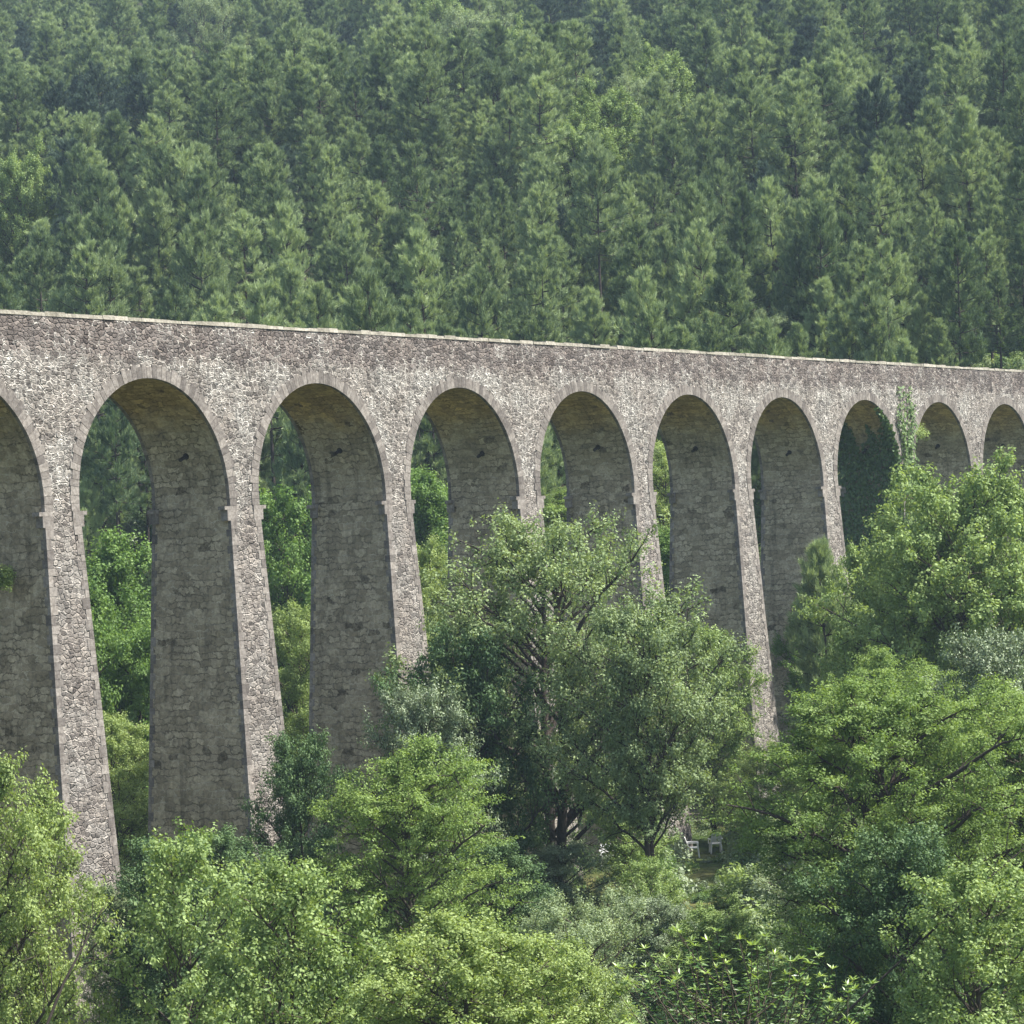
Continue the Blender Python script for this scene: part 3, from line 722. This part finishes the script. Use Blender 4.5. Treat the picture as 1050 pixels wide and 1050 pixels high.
# ------------------------------------------------------------------ pines
def build_pine(seed, H, R, cb, n_tuft=19, lean=.02):
    g = np.random.default_rng(seed)
    tk, nd = MB(), MB()
    u = np.linspace(0, 1, 9)
    ln = g.normal(0, lean, 2) * H
    tp = np.stack([ln[0] * u ** 1.5 + .12 * np.sin(u * 5 + g.uniform(0, 6)), ln[1] * u ** 1.5 + .12 * np.sin(u * 4 + g.uniform(0, 6)), u * H], 1); tp[0, 2] = -.8
    R *= .88
    tubes(tk, tp, .21 * (1.06 - u) ** .8, 7)
    z = cb * H; st = []; en = []; lv = []
    while z < H * .985:
        v = (z / H - cb) / (1 - cb)
        k = g.integers(4, 7)
        a0 = g.uniform(0, 6.28)
        for i in range(k):
            L = R * np.interp(v, [0, .2, .45, .7, .9, 1], [.75, 1., .95, .72, .42, .12]) * g.uniform(.5, 1.2)
            el = np.interp(v, [0, .4, .8, 1], [-.05, .18, .55, 1.1]) + g.normal(0, .12)
            a = a0 + i / k * 6.283 + g.uniform(-.25, .25)
            s = np.array([np.interp(z, tp[:, 2], tp[:, 0]), np.interp(z, tp[:, 2], tp[:, 1]), z])
            st.append(s); en.append(s + L * np.array([math.cos(a) * math.cos(el), math.sin(a) * math.cos(el), math.sin(el)])); lv.append(v)
        z += H * .045 * g.uniform(.75, 1.3)
    # bare broken stubs lower down
    for i in range(9):
        z = g.uniform(cb * .45, cb) * H; a = g.uniform(0, 6.28); L = g.uniform(.5, 1.6)
        s = np.array([np.interp(z, tp[:, 2], tp[:, 0]), np.interp(z, tp[:, 2], tp[:, 1]), z])
        pth = np.stack([s, s + .5 * L * np.array([math.cos(a), math.sin(a), -.05]), s + L * np.array([math.cos(a), math.sin(a), -.15])])
        tubes(tk, pth, [.03, .02, .008], 3)
    st = np.array(st); en = np.array(en); B = len(st)
    t = np.linspace(0, 1, 5)[None, :, None]
    L = np.linalg.norm(en - st, axis=1)
    BP = st[:, None] * (1 - t) + en[:, None] * t + np.array([0, 0, 1.]) * (t ** 2 * .14 - t * .06) * L[:, None, None]
    tubes(tk, BP, (.02 + .016 * L)[:, None] * np.linspace(1, .25, 5)[None], 4)
    # needle shoots along the outer part of every branch
    ns = 10
    tb = g.uniform(.3, 1., (B, ns)); tb[:, 0] = 1.
    ti = tb * 4; i0 = np.minimum(ti.astype(int), 3); fr = (ti - i0)[..., None]; ii = np.arange(B)[:, None]
    b0 = BP[ii, i0] * (1 - fr) + BP[ii, i0 + 1] * fr
    tan = norm(BP[ii, i0 + 1] - BP[ii, i0])
    sd = norm(tan * .8 + g.normal(0, .55, (B, ns, 3)) + np.array([0, 0, .65]))
    sl = (g.uniform(.45, .95, (B, ns)) * (.5 + .22 * L[:, None]))[..., None]
    nt_ = 3
    w = np.linspace(.35, 1, nt_)[None, None, :, None]
    C = (b0[:, :, None] + sd[:, :, None] * sl[:, :, None] * w).reshape(-1, 3)
    D = np.repeat(sd.reshape(-1, 3), nt_, 0)
    keep = g.uniform(0, 1, len(C)) > .06; C, D = C[keep], D[keep]
    id_ = np.repeat(np.arange(len(C)), n_tuft); N = len(id_)
    dd = norm(D[id_] * .9 + g.normal(0, .42, (N, 3)) + np.array([0, 0, .5]))
    ln_ = g.uniform(.28, .5, N)[:, None]
    sdv = norm(np.cross(dd, g.normal(0, 1, (N, 3)))); wd = g.uniform(.035, .065, N)[:, None]
    c = C[id_] + g.normal(0, .07, (N, 3))
    V = np.stack([c - sdv * wd * .5, c + sdv * wd * .5, c + dd * ln_], 1).reshape(-1, 3)
    bt = g.normal(0, .4, len(C))
    nd.add(V, np.arange(N * 3).reshape(N, 3), np.repeat(bt[id_] + g.normal(0, .3, N), 3))
    return tk, nd
PINES = []
for q, (h, r, cb) in enumerate([(17, 2.9, .38), (18.5, 3.0, .54), (15.5, 2.7, .30), (19.5, 2.7, .60), (16.5, 3.4, .36), (14, 2.6, .26), (18, 2.6, .40)]):
    tk, nd = build_pine(100 + q, h, r, cb)
    both = MB(); both.v = tk.v + nd.v; both.t = tk.t + nd.t; both.uv = tk.uv + nd.uv
    both.f = list(tk.f) + [f + tk.n for f in nd.f]; both.n = tk.n + nd.n
    both.mi = [np.zeros(len(f), int) for f in tk.f] + [np.ones(len(f), int) for f in nd.f]
    cr_me = nd.mesh('pine_crown', M['pine'])
    PINES.append(dict(nd=nd, bo=both, trunk=tk.mesh('pine_trunk', M['bark_dark'], True), crown=cr_me,
                      both=both.mesh('pine_whole', [M['bark_dark'], M['pine']]), H=h))
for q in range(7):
    d = dict(PINES[q]); d['crown'] = d['nd'].mesh('dark_pine_crown', M['pine_shade']); d['both'] = d['bo'].mesh('shade_pine_whole', [M['bark_dark'], M['pine_shade']]); PINES.append(d)  # same pines again with shade painted into the needles
g = np.random.default_rng(5)
spots = []
row = 0; D = 200.
shade_pockets = [(105, 120, 52, 17), (583, 22, 34, 30), (612, 85, 18, 34), (190, 25, 20, 18), (340, 50, 16, 18), (700, 85, 24, 20), (830, 62, 16, 24), (20, 60, 18, 14), (300, 190, 16, 14), (450, 175, 14, 14), (930, 120, 16, 16), (770, 190, 16, 14)]  # image ellipses of shade pockets; pines there get the shade-dark needles
while D < 470:
    sp = 4.1 + .8 * math.sin(D * .11) ** 2
    for lat in np.arange(-.19 * D - 22, .19 * D + 75, sp) + (sp / 2 if row % 2 else 0):
        if g.uniform() < .10: continue
        l2, d2 = lat + g.uniform(-1.7, 1.7), D + g.uniform(-1.7, 1.7)
        x, y = world(l2, d2)
        if y < (7.5 if lat > 8 else 22): continue
        if any(abs(l2 - a) < c * .8 and -20 < d2 - b < c * .7 for a, b, c in GLADES): continue
        z = float(ground_z(x, y)); k = int(g.integers(0, 7)); s = g.uniform(.55, 1.1)
        px, py, dep = pixel((x, y, z + PINES[k]['H'] * s * .8))
        if (any(((px - a) / c) ** 2 + ((py - b) / d) ** 2 < 1 for a, b, c, d in shade_pockets) or g.uniform() < .05) and D > 250: k += 7
        spots.append((dep, x, y, z, k, s, px, py, g.uniform(0, 6.28), l2))
    D += sp * .87; row += 1
spots.sort()
near = [s for s in spots if -25 < s[6] < 1075 and s[7] > -40][:300]
ids = set(id(s) for s in near); rest = [s for s in spots if id(s) not in ids]
ORD = ['leftmost', 'second from left', 'third from left', 'fourth from left', 'fifth from left', 'sixth from left', 'seventh from left', 'eighth from left', 'ninth from left', 'tenth from left']
ARC = ['the cut-off arch'] + ['the ' + w + ' whole arch' for w in 'first second third fourth fifth sixth seventh eighth ninth'.split()]
pier_x = [float(pixel((j * P - P / 2, 0, HT))[0]) for j in range(0, 9)]
front = [s for s in near if 214 < s[0] < 243 and 0 < s[6] < 1050]
lab_of = {}
for a in range(10):
    lo = pier_x[a - 1] if a else -99; hi = pier_x[a] if a < 9 else 9999
    grp = sorted([s for s in front if lo <= s[6] < hi], key=lambda s: s[6])
    for q, s in enumerate(grp):
        if q < len(ORD): lab_of[id(s)] = f'pine just over the parapet, {ORD[q]} of those above {ARC[a]}'
for s in near:
    dep, x, y, z, k, sc, px, py, rz, l2 = s
    e = empty('pine_tree', (x, y, z), rz, (sc * .86, sc * .86, sc * (1.02 + .08 * math.sin(x))))
    lab = lab_of.get(id(s))
    tag(e, lab or 'dark green pine in the close rows on the lower hillside behind the front row', 'tree',
        'front-row pines above the parapet' if lab else 'pines in the close rows up the hillside')
    link('trunk', PINES[k]['trunk'], e); link('crown', PINES[k]['crown'], e)

def scatter(name, pts, idx, rot, scl, objs, label, cat):
    """one countless mass: copies of a few source meshes set on the points"""
    me = bpy.data.meshes.new(name); me.from_pydata([tuple(p) for p in pts], [], [])
    for nm, ty, arr in (('pick', 'INT', idx), ('turn', 'FLOAT', rot), ('size', 'FLOAT', scl)):
        at = me.attributes.new(nm, ty, 'POINT'); at.data.foreach_set('value', np.asarray(arr, np.int32 if ty == 'INT' else np.float32))
    o = link(name, me); tag(o, label, cat, kind='stuff')
    src = bpy.data.collections.new(name + '_source')
    for q, m in enumerate(objs):
        src.objects.link(bpy.data.objects.new(f'{name}_source_{q:02d}', m))
    ng = bpy.data.node_groups.new(name, 'GeometryNodeTree')
    ng.interface.new_socket('Geometry', in_out='INPUT', socket_type='NodeSocketGeometry')
    ng.interface.new_socket('Geometry', in_out='OUTPUT', socket_type='NodeSocketGeometry')
    gi = ng.nodes.new('NodeGroupInput'); go = ng.nodes.new('NodeGroupOutput')
    ci = ng.nodes.new('GeometryNodeCollectionInfo'); ci.inputs['Collection'].default_value = src
    ci.inputs['Separate Children'].default_value = True; ci.inputs['Reset Children'].default_value = True
    ip = ng.nodes.new('GeometryNodeInstanceOnPoints'); ip.inputs['Pick Instance'].default_value = True
    def attr(nm, ty):
        a = ng.nodes.new('GeometryNodeInputNamedAttribute'); a.data_type = ty; a.inputs[0].default_value = nm
        return [s for s in a.outputs if s.enabled][0]
    cx = ng.nodes.new('ShaderNodeCombineXYZ'); ng.links.new(attr('turn', 'FLOAT'), cx.inputs[2])
    L = ng.links.new
    L(gi.outputs[0], ip.inputs['Points']); L(ci.outputs[0], ip.inputs['Instance']); L(attr('pick', 'INT'), ip.inputs['Instance Index'])
    L(cx.outputs[0], ip.inputs['Rotation']); L(attr('size', 'FLOAT'), ip.inputs['Scale']); L(ip.outputs[0], go.inputs[0])
    md = o.modifiers.new('scatter', 'NODES'); md.node_group = ng
    return o
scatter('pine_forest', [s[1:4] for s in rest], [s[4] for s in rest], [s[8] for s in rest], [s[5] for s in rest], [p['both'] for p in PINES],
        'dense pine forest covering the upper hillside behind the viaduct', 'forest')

# ------------------------------------------------------------------ undergrowth
def bush_mesh(seed, leafm, n=30, per=70, leaf=.15, asp=.6):
    g = np.random.default_rng(seed); mb = MB()
    d = norm(g.normal(0, 1, (n, 3))); d[:, 2] = np.abs(d[:, 2])
    C = d * g.uniform(.3, 1, (n, 1)) ** .5 * np.array([1.1, 1.1, 1.0]) * (1 + .3 * g.normal(0, 1, (n, 1)))
    id_ = np.repeat(np.arange(n), per); N = len(id_)
    q = norm(g.normal(0, 1, (N, 3)))
    pos = C[id_] + q * (g.uniform(0, 1, N) ** .45 * .36)[:, None]
    nr = norm(q * .6 + np.array([0, 0, .6]) + g.normal(0, .4, (N, 3)))
    ls = leaf * g.uniform(.6, 1.3, N)
    leaves(mb, pos, np.cross(nr, g.normal(0, 1, (N, 3))), nr, ls, ls * asp, g.normal(0, .4, n)[id_] + g.normal(0, .3, N))
    return mb.mesh('bush', M[leafm])
CHAIRS = [(41.3, -2.3), (43.7, -2.4), (37.2, .7), (50.5, 2.6)]
bm = [bush_mesh(1, 'oak'), bush_mesh(2, 'dark'), bush_mesh(3, 'willow'), bush_mesh(4, 'lush'), bush_mesh(5, 'holm')]
pts, idx, rot, scl = [], [], [], []
g = np.random.default_rng(77)
while len(pts) < 3600:
    D = math.sqrt(g.uniform(28 ** 2, 246 ** 2)); lat = g.uniform(-.185 * D - 7, .185 * D + 7)
    x, y = world(lat, D)
    if any((x - a) ** 2 + (y - b) ** 2 < 1.0 for a, b in CHAIRS): continue
    low = any((x - a) ** 2 + (y - b) ** 2 < 2.1 ** 2 for a, b in CHAIRS)
    # keep a sight line open from the road to the clearing
    if min(abs(local(x, y)[0] / D - local(a, b)[0] / local(a, b)[1]) for a, b in CHAIRS[:3]) * D < 1.1 and 118 < D < 158: low = True
    s = g.uniform(.5, 1.7) if not low else g.uniform(.25, .5)
    if 0 - 1.6 < y < W + 1.6: s *= .5
    pts.append((x, y, float(ground_z(x, y)) - .15)); idx.append(int(g.integers(0, 5))); rot.append(g.uniform(0, 6.28)); scl.append(s)
scatter('undergrowth', pts, idx, rot, scl, bm, 'low green bushes and brambles covering the valley floor between the trees', 'undergrowth')

# ------------------------------------------------------------------ ivy on the eighth pier, small shrubs rooted in the joints
g = np.random.default_rng(9)
mb = MB(); stm = MB()
c = 7 * P - P / 2
n = 3700
z = g.uniform(-11, 6.3, n); hw = np.where(z > 0, WP + .15 + np.maximum(z - 2, 0) * .12, WP - BS * z + .1)
s = c + .1 + g.uniform(-1, 1, n) * hw * .85 * (1 + .2 * np.sin(z * 1.9))
dens = np.clip(1.25 - np.clip(z - 1.5, 0, 9) / 5.2 + .45 * np.sin(s * 2.3 + z) * np.sin(z * 1.1), .12, 1)
inside = (np.abs(s - c) > WP) & (z > HS) & ((np.abs(s - 6 * P) ** 2 + (z - HS) ** 2 < RAD ** 2) | (np.abs(s - 7 * P) ** 2 + (z - HS) ** 2 < RAD ** 2))
k = (g.uniform(0, 1, n) < dens) & ~inside
z, s = z[k], s[k]; n = len(z)
fyv = np.where(z > 0, BA * z, BF * z)
pos = np.stack([s, fyv - .05 - g.uniform(0, 1, n) ** 2 * .38, z], 1)
nr = np.array([0, -1, .45]) + g.normal(0, .4, (n, 3)); ax = np.array([0, -.2, -1.]) + g.normal(0, .5, (n, 3))
ls = g.uniform(.13, .26, n)
leaves(mb, pos, ax, nr, ls, ls * .85, g.normal(0, .5, n))
n = 16000
l = g.uniform(-16, 7.2, n); yv = g.uniform(-.1, W + .3, n)
top = 4.3 + 1.0 * np.cos((yv - 2.0) * 1.7 + 3.14) + .8 * np.sin(yv * 4.2 + 1) + .5 * np.sin(yv * 9)
k = (l < top) & (g.uniform(0, 1, n) < np.clip((top - l) * .6 + .15, 0, 1)); l, yv = l[k], yv[k]; n = len(l)
al = np.maximum(l - HS, 0) / RAD
out_ = .05 + g.uniform(0, 1, n) ** 2 * .32
sx = np.where(l > HS, 6 * P + (RAD - out_) * np.cos(al), np.where(l > 0, 6 * P + RAD - out_, 6 * P + RAD + BS * l - out_))
zz = np.where(l > HS, HS + (RAD - out_) * np.sin(al), l)
pos = np.stack([sx, yv, zz], 1)
nr = np.array([-1, 0, .45]) + g.normal(0, .4, (n, 3)); ax = np.array([-.2, 0, -1.]) + g.normal(0, .5, (n, 3))
ls = g.uniform(.14, .28, n)
leaves(mb, pos, ax, nr, ls, ls * .85, g.normal(-1.1, .5, n))  # tint lowered: shade inside the arch painted into the leaves
for q in range(7):
    zz = np.linspace(-14, 2 + q * .5, 14)
    xx = c + g.uniform(-.8, .8) + np.cumsum(g.normal(0, .06, 14)); xx = np.clip(xx, c - .95, c + .95)
    tubes(stm, np.stack([xx, np.where(zz > 0, BA * zz, BF * zz) - .035, zz], 1), np.linspace(.045, .012, 14), 4)
e = empty('ivy', (c, -.6, float(ground_z(c, 0))))
tag(e, 'ivy clinging to the eighth pier and the wall inside the seventh whole arch, leaves there coloured dark for shade', 'ivy')
o = link('foliage', mb.mesh('ivy_foliage', M['ivy']), e); o.location = -e.location
o = link('stem', stm.mesh('ivy_stem', M['bark']), e); o.location = -e.location
def wall_shrub(p, dr, r, label, seed, lm='bright'):
    g = np.random.default_rng(seed); p = np.array(p); dr = norm(np.array(dr, float))
    tk, cw = MB(), MB(); n = 16
    d = norm(dr * .9 + g.normal(0, .5, (n, 3)) + np.array([0, 0, .35])); e1 = d * r * g.uniform(.6, 1.2, (n, 1))
    t = np.linspace(0, 1, 4)[None, :, None]
    tubes(tk, e1[:, None] * t - dr * .1 + np.array([0, 0, .1]) * t * t, np.tile([.016, .012, .009, .004], (n, 1)), 3)
    C = np.concatenate([e1, e1 * .65]); per = 45; id_ = np.repeat(np.arange(len(C)), per); N = len(id_)
    q = norm(g.normal(0, 1, (N, 3)))
    pos = C[id_] + q * (g.uniform(0, 1, N) ** .5 * r * .34)[:, None]
    nr = q * .5 + np.array([0, -.3, .6]) + g.normal(0, .4, (N, 3)); ls = g.uniform(.07, .14, N)
    leaves(cw, pos, np.cross(nr, g.normal(0, 1, (N, 3))), nr, ls, ls * .6, g.normal(0, .5, N))
    e = empty('wall_shrub', p); tag(e, label, 'shrub')
    link('stem', tk.mesh('wall_shrub_stem', M['bark'], True), e); link('foliage', cw.mesh('wall_shrub_foliage', M[lm]), e)
wall_shrub((7 * P - RAD * math.cos(.55), .35, HS + RAD * math.sin(.55)), (.9, -.5, .1), .95, 'small leafy shrub rooted in the left haunch of the eighth whole arch', 1)
wall_shrub((-P / 2 - WP - .1, 1.9, -2.7), (-.9, -.4, .1), .75, 'small yellow-green shrub growing from the shaded pier wall at the left edge', 2)
wall_shrub((6 * P - P / 2 + .3, -.7, -8.6), (.2, -.9, .4), 1.2, 'leafy shrub on the front of the seventh pier above the small pine', 3, 'oak')

# small pine in front of the seventh pier
q = PINES[5]; x, y = 58.5, -2.6; zb = float(ground_z(x, y))
e = empty('pine_tree', (x, y, zb), 1.2, (.9, .9, (-3.9 - zb) / q['H'])); tag(e, 'small soft blue-green pine before the seventh pier, under the sixth whole arch', 'tree')
link('trunk', q['trunk'], e); link('crown', q['crown'], e)

# ------------------------------------------------------------------ chestnut shoots, bare stems, clearing
def chestnut(x, y, ztop):
    g = np.random.default_rng(4); zb = float(ground_z(x, y)); H = ztop - zb
    tk, cw = MB(), MB(); n = 95
    tubes(tk, [[0, 0, -.5], [.05, 0, H * .25], [-.05, .1, H * .5], [.1, .05, H * .72]], [[.14, .12, .09, .05]], 7)
    th = g.uniform(0, 6.28, n); r = np.sqrt(g.uniform(.02, 1, n))
    lat_ = np.cos(th) * r * 2.15 - .15; dep_ = np.sin(th) * r * 1.3
    tip = np.stack([lat_ * RH[0] + dep_ * FH[0], lat_ * RH[1] + dep_ * FH[1], H - .1 - 1.35 * r ** 2 * g.uniform(.2, 1.1, n) - g.uniform(0, .7, n)], 1)
    b0 = np.stack([tip[:, 0] * .5 + g.normal(0, .25, n), tip[:, 1] * .5 + g.normal(0, .25, n), tip[:, 2] - .95], 1)
    t = np.linspace(0, 1, 6)[None, :, None]; mid = b0 * .35 + tip * .65; mid[:, 2] -= .25
    path = (1 - t) ** 2 * b0[:, None] + 2 * t * (1 - t) * mid[:, None] + t * t * tip[:, None]
    tubes(tk, path, np.tile(np.linspace(.013, .004, 6), (n, 1)), 4)
    pc, pa, pn, pl, ptn = [], [], [], [], []
    for i in range(n):
        axis = norm(path[i, 5] - path[i, 4]); sh = g.normal(0, .45)
        for k in range(11):                      # the rosette at the tip
            a = k * 2.4 + g.uniform(-.3, .3); el = g.uniform(-.35, .75); L = g.uniform(.085, .145)
            d = norm(np.array([math.cos(a) * math.cos(el), math.sin(a) * math.cos(el), math.sin(el)]) + axis * .25)
            pc.append(tip[i] + d * L * .5); pa.append(d); pn.append(np.array([0, 0, 1.]) - d * d[2] + g.normal(0, .25, 3)); pl.append(L); ptn.append(sh + .35 + g.normal(0, .3))
        for k in range(26):                      # leaves down the shoot
            w = g.uniform(.05, .97); j = min(int(w * 5), 4); p = path[i, j] + (path[i, j + 1] - path[i, j]) * (w * 5 - j)
            a = g.uniform(0, 6.28); d = norm(np.array([math.cos(a), math.sin(a), g.uniform(-.4, .3)])); L = g.uniform(.08, .145)
            pc.append(p + d * (L * .5 + .02)); pa.append(d); pn.append(np.array([0, 0, 1.]) + g.normal(0, .35, 3)); pl.append(L); ptn.append(sh - .55 + g.normal(0, .3))
    pl = np.array(pl)
    leaves(cw, np.array(pc), np.array(pa), np.array(pn), pl, pl * .27, np.array(ptn), fold=.12)
    e = empty('chestnut_tree', (x, y, zb)); tag(e, 'sweet chestnut with long glossy leaves in star-shaped tufts at the bottom right', 'tree')
    link('trunk', tk.mesh('chestnut_trunk', M['bark'], True), e); link('crown', cw.mesh('chestnut_crown', M['chestnut']), e)
chestnut(-54.2, -53.4, -7.35)
def bare_stem(a, b, r, label, seed, name='bare_tree'):
    g = np.random.default_rng(seed); a, b = np.array(a, float), np.array(b, float)
    k = 0.
    while (a - (b - a) * k)[2] > float(ground_z(*(a - (b - a) * k)[:2])) and k < 12: k += .1
    foot = a - (b - a) * k - [0, 0, .3]
    mb = MB(); P5 = np.stack([foot, foot * .5 + a * .5 + g.normal(0, .12, 3), a, a * .5 + b * .5 + g.normal(0, .06, 3), b])
    tubes(mb, P5 - P5[0] + [0, 0, -.3], [r * 1.5, r * 1.25, r, r * .7, r * .25], 6)
    tw = MB()
    for q in range(7):
        w = g.uniform(.15, .95); s = a + (b - a) * w; d = norm((b - a) / np.linalg.norm(b - a) * .8 + g.normal(0, .6, 3)); L = g.uniform(.5, 1.3)
        tubes(tw, np.stack([s, s + d * L * .5 + g.normal(0, .04, 3), s + d * L]) - P5[0] + [0, 0, -.3], [r * .35, r * .22, .006], 4)
    e = empty(name, foot + [0, 0, .3]); tag(e, label, 'tree')
    link('trunk', mb.mesh('bare_trunk', M['bark_dark'], True), e); link('twigs', tw.mesh('bare_twigs', M['bark_dark'], True), e)
bare_stem((-33.4, -22.4, -13.1), (-32.2, -22.9, -11.2), .04, 'bare dark leaning stem in front of the foot of the leftmost whole pier', 3)
bare_stem((-20.9, -42.6, -12.6), (-18.6, -44.9, -10.3), .03, 'bare leaning stem slanting up to the right at the lower right edge', 5)

def chair(x, y, rz, label):
    z = float(ground_z(x, y)); e = empty('garden_chair', (x, y, z), rz, 1.25); tag(e, label, 'chair')
    def part(nm, fn):
        mb = MB(); fn(mb); me = mb.mesh(nm, M['plastic'])
        o = link(nm, me, e); bv = o.modifiers.new('round', 'BEVEL'); bv.width = .012; bv.segments = 2
    part('seat', lambda mb: box(mb, (-.23, -.23, .40), (.23, .22, .44)))
    def back(mb):
        hexa(mb, [(-.24, .20, .5), (.24, .20, .5), (.24, .235, .5), (-.24, .235, .5), (-.21, .33, .88), (.21, .33, .88), (.21, .36, .88), (-.21, .36, .88)])
        box(mb, (-.24, .20, .44), (-.19, .235, .5)); box(mb, (.19, .20, .44), (.24, .235, .5))
    part('backrest', back)
    for s in (-1, 1):
        part('armrest', lambda mb: (box(mb, (s * .27 - .03, -.24, .62), (s * .27 + .03, .27, .655)), box(mb, (s * .27 - .02, -.23, .40), (s * .27 + .02, -.17, .62))))
        for yy in (-.21, .21):
            part('leg', lambda mb: hexa(mb, [(s * .24 - .03, yy * 1.15 - .03, 0), (s * .24 + .03, yy * 1.15 - .03, 0), (s * .24 + .03, yy * 1.15 + .03, 0), (s * .24 - .03, yy * 1.15 + .03, 0),
                                             (s * .21 - .03, yy - .03, .4), (s * .21 + .03, yy - .03, .4), (s * .21 + .03, yy + .03, .4), (s * .21 - .03, yy + .03, .4)]))
chair(41.3, -2.3, .5, 'white plastic garden chair nearest the camera in the clearing under the viaduct')
chair(43.7, -2.4, 2.2, 'white plastic garden chair farther right, nearest the dark wooden table')
chair(37.2, .7, -1., 'white plastic garden chair half hidden in leaves, leftmost of the three')
x, y = 50.5, 2.6; z = float(ground_z(x, y))
e = empty('picnic_table', (x, y, z), TH - 1.571); tag(e, 'long dark weathered wooden table in the shade at the foot of the viaduct', 'table')
mb = MB()
for q in range(4): box(mb, (-1.1, -.38 + q * .195, .74), (1.1, -.2 + q * .195, .785), 0)
link('tabletop', mb.mesh('tabletop', M['wood']), e)
for s in (-1, 1):
    mb = MB(); box(mb, (-1.1, s * .72 - .14, .42), (1.1, s * .72 + .14, .46)); link('bench', mb.mesh('bench', M['wood']), e)
    mb = MB(); X = s * .8
    for t_ in (-1, 1): hexa(mb, [(X - .04, t_ * .6 - .05, 0), (X + .04, t_ * .6 - .05, 0), (X + .04, t_ * .6 + .05, 0), (X - .04, t_ * .6 + .05, 0), (X - .04, t_ * .2 - .05, .735), (X + .04, t_ * .2 - .05, .735), (X + .04, t_ * .2 + .05, .735), (X - .04, t_ * .2 + .05, .735)])
    box(mb, (X - .045 + .09, -.82, .33), (X + .045 + .09, .82, .415)); link('trestle', mb.mesh('trestle', M['wood']), e)

# ------------------------------------------------------------------ air
m, nt, out = new_mat('haze_air')
pv = nt.nodes.new('ShaderNodeVolumePrincipled'); pv.inputs['Color'].default_value = (.62, .82, 1., 1); pv.inputs['Density'].default_value = HAZE_D; pv.inputs['Anisotropy'].default_value = 0.
nt.links.new(pv.outputs[0], out.inputs['Volume'])
mb = MB(); a = [world(*q) for q in ((-430, -160), (430, -160), (430, 720), (-430, 720))]
hexa(mb, [(*q, -32) for q in a] + [(*q, 200) for q in a])
o = link('haze', mb.mesh('haze', m)); tag(o, 'thin summer haze in the valley air', 'haze', kind='stuff')

# ------------------------------------------------------------------ light
sun_dir = Vector((.45, -.89, 0)).normalized(); EL = R_(57)
sd = Vector((sun_dir.x * math.cos(EL), sun_dir.y * math.cos(EL), math.sin(EL)))
ld = bpy.data.lights.new('sun', 'SUN'); ld.energy = 5.0; ld.angle = R_(.53); ld.color = (1., .95, .87)
lo = bpy.data.objects.new('sun', ld); COL.objects.link(lo)
lo.rotation_euler = sd.to_track_quat('Z', 'Y').to_euler()
wd = bpy.data.worlds.new('World'); SC.world = wd; wd.use_nodes = True
nt = wd.node_tree; bg = nt.nodes['Background']
sky = nt.nodes.new('ShaderNodeTexSky'); sky.sky_type = 'NISHITA'; sky.sun_disc = False; sky.dust_density = 2.5; sky.ozone_density = .6
sky.sun_elevation = EL; sky.sun_rotation = math.atan2(sd.x, sd.y)
nt.links.new(sky.outputs[0], bg.inputs[0]); bg.inputs[1].default_value = .135
SC.view_settings.view_transform = 'Standard'; SC.view_settings.look = 'None'
SC.view_settings.exposure = 1.02; SC.view_settings.gamma = 1
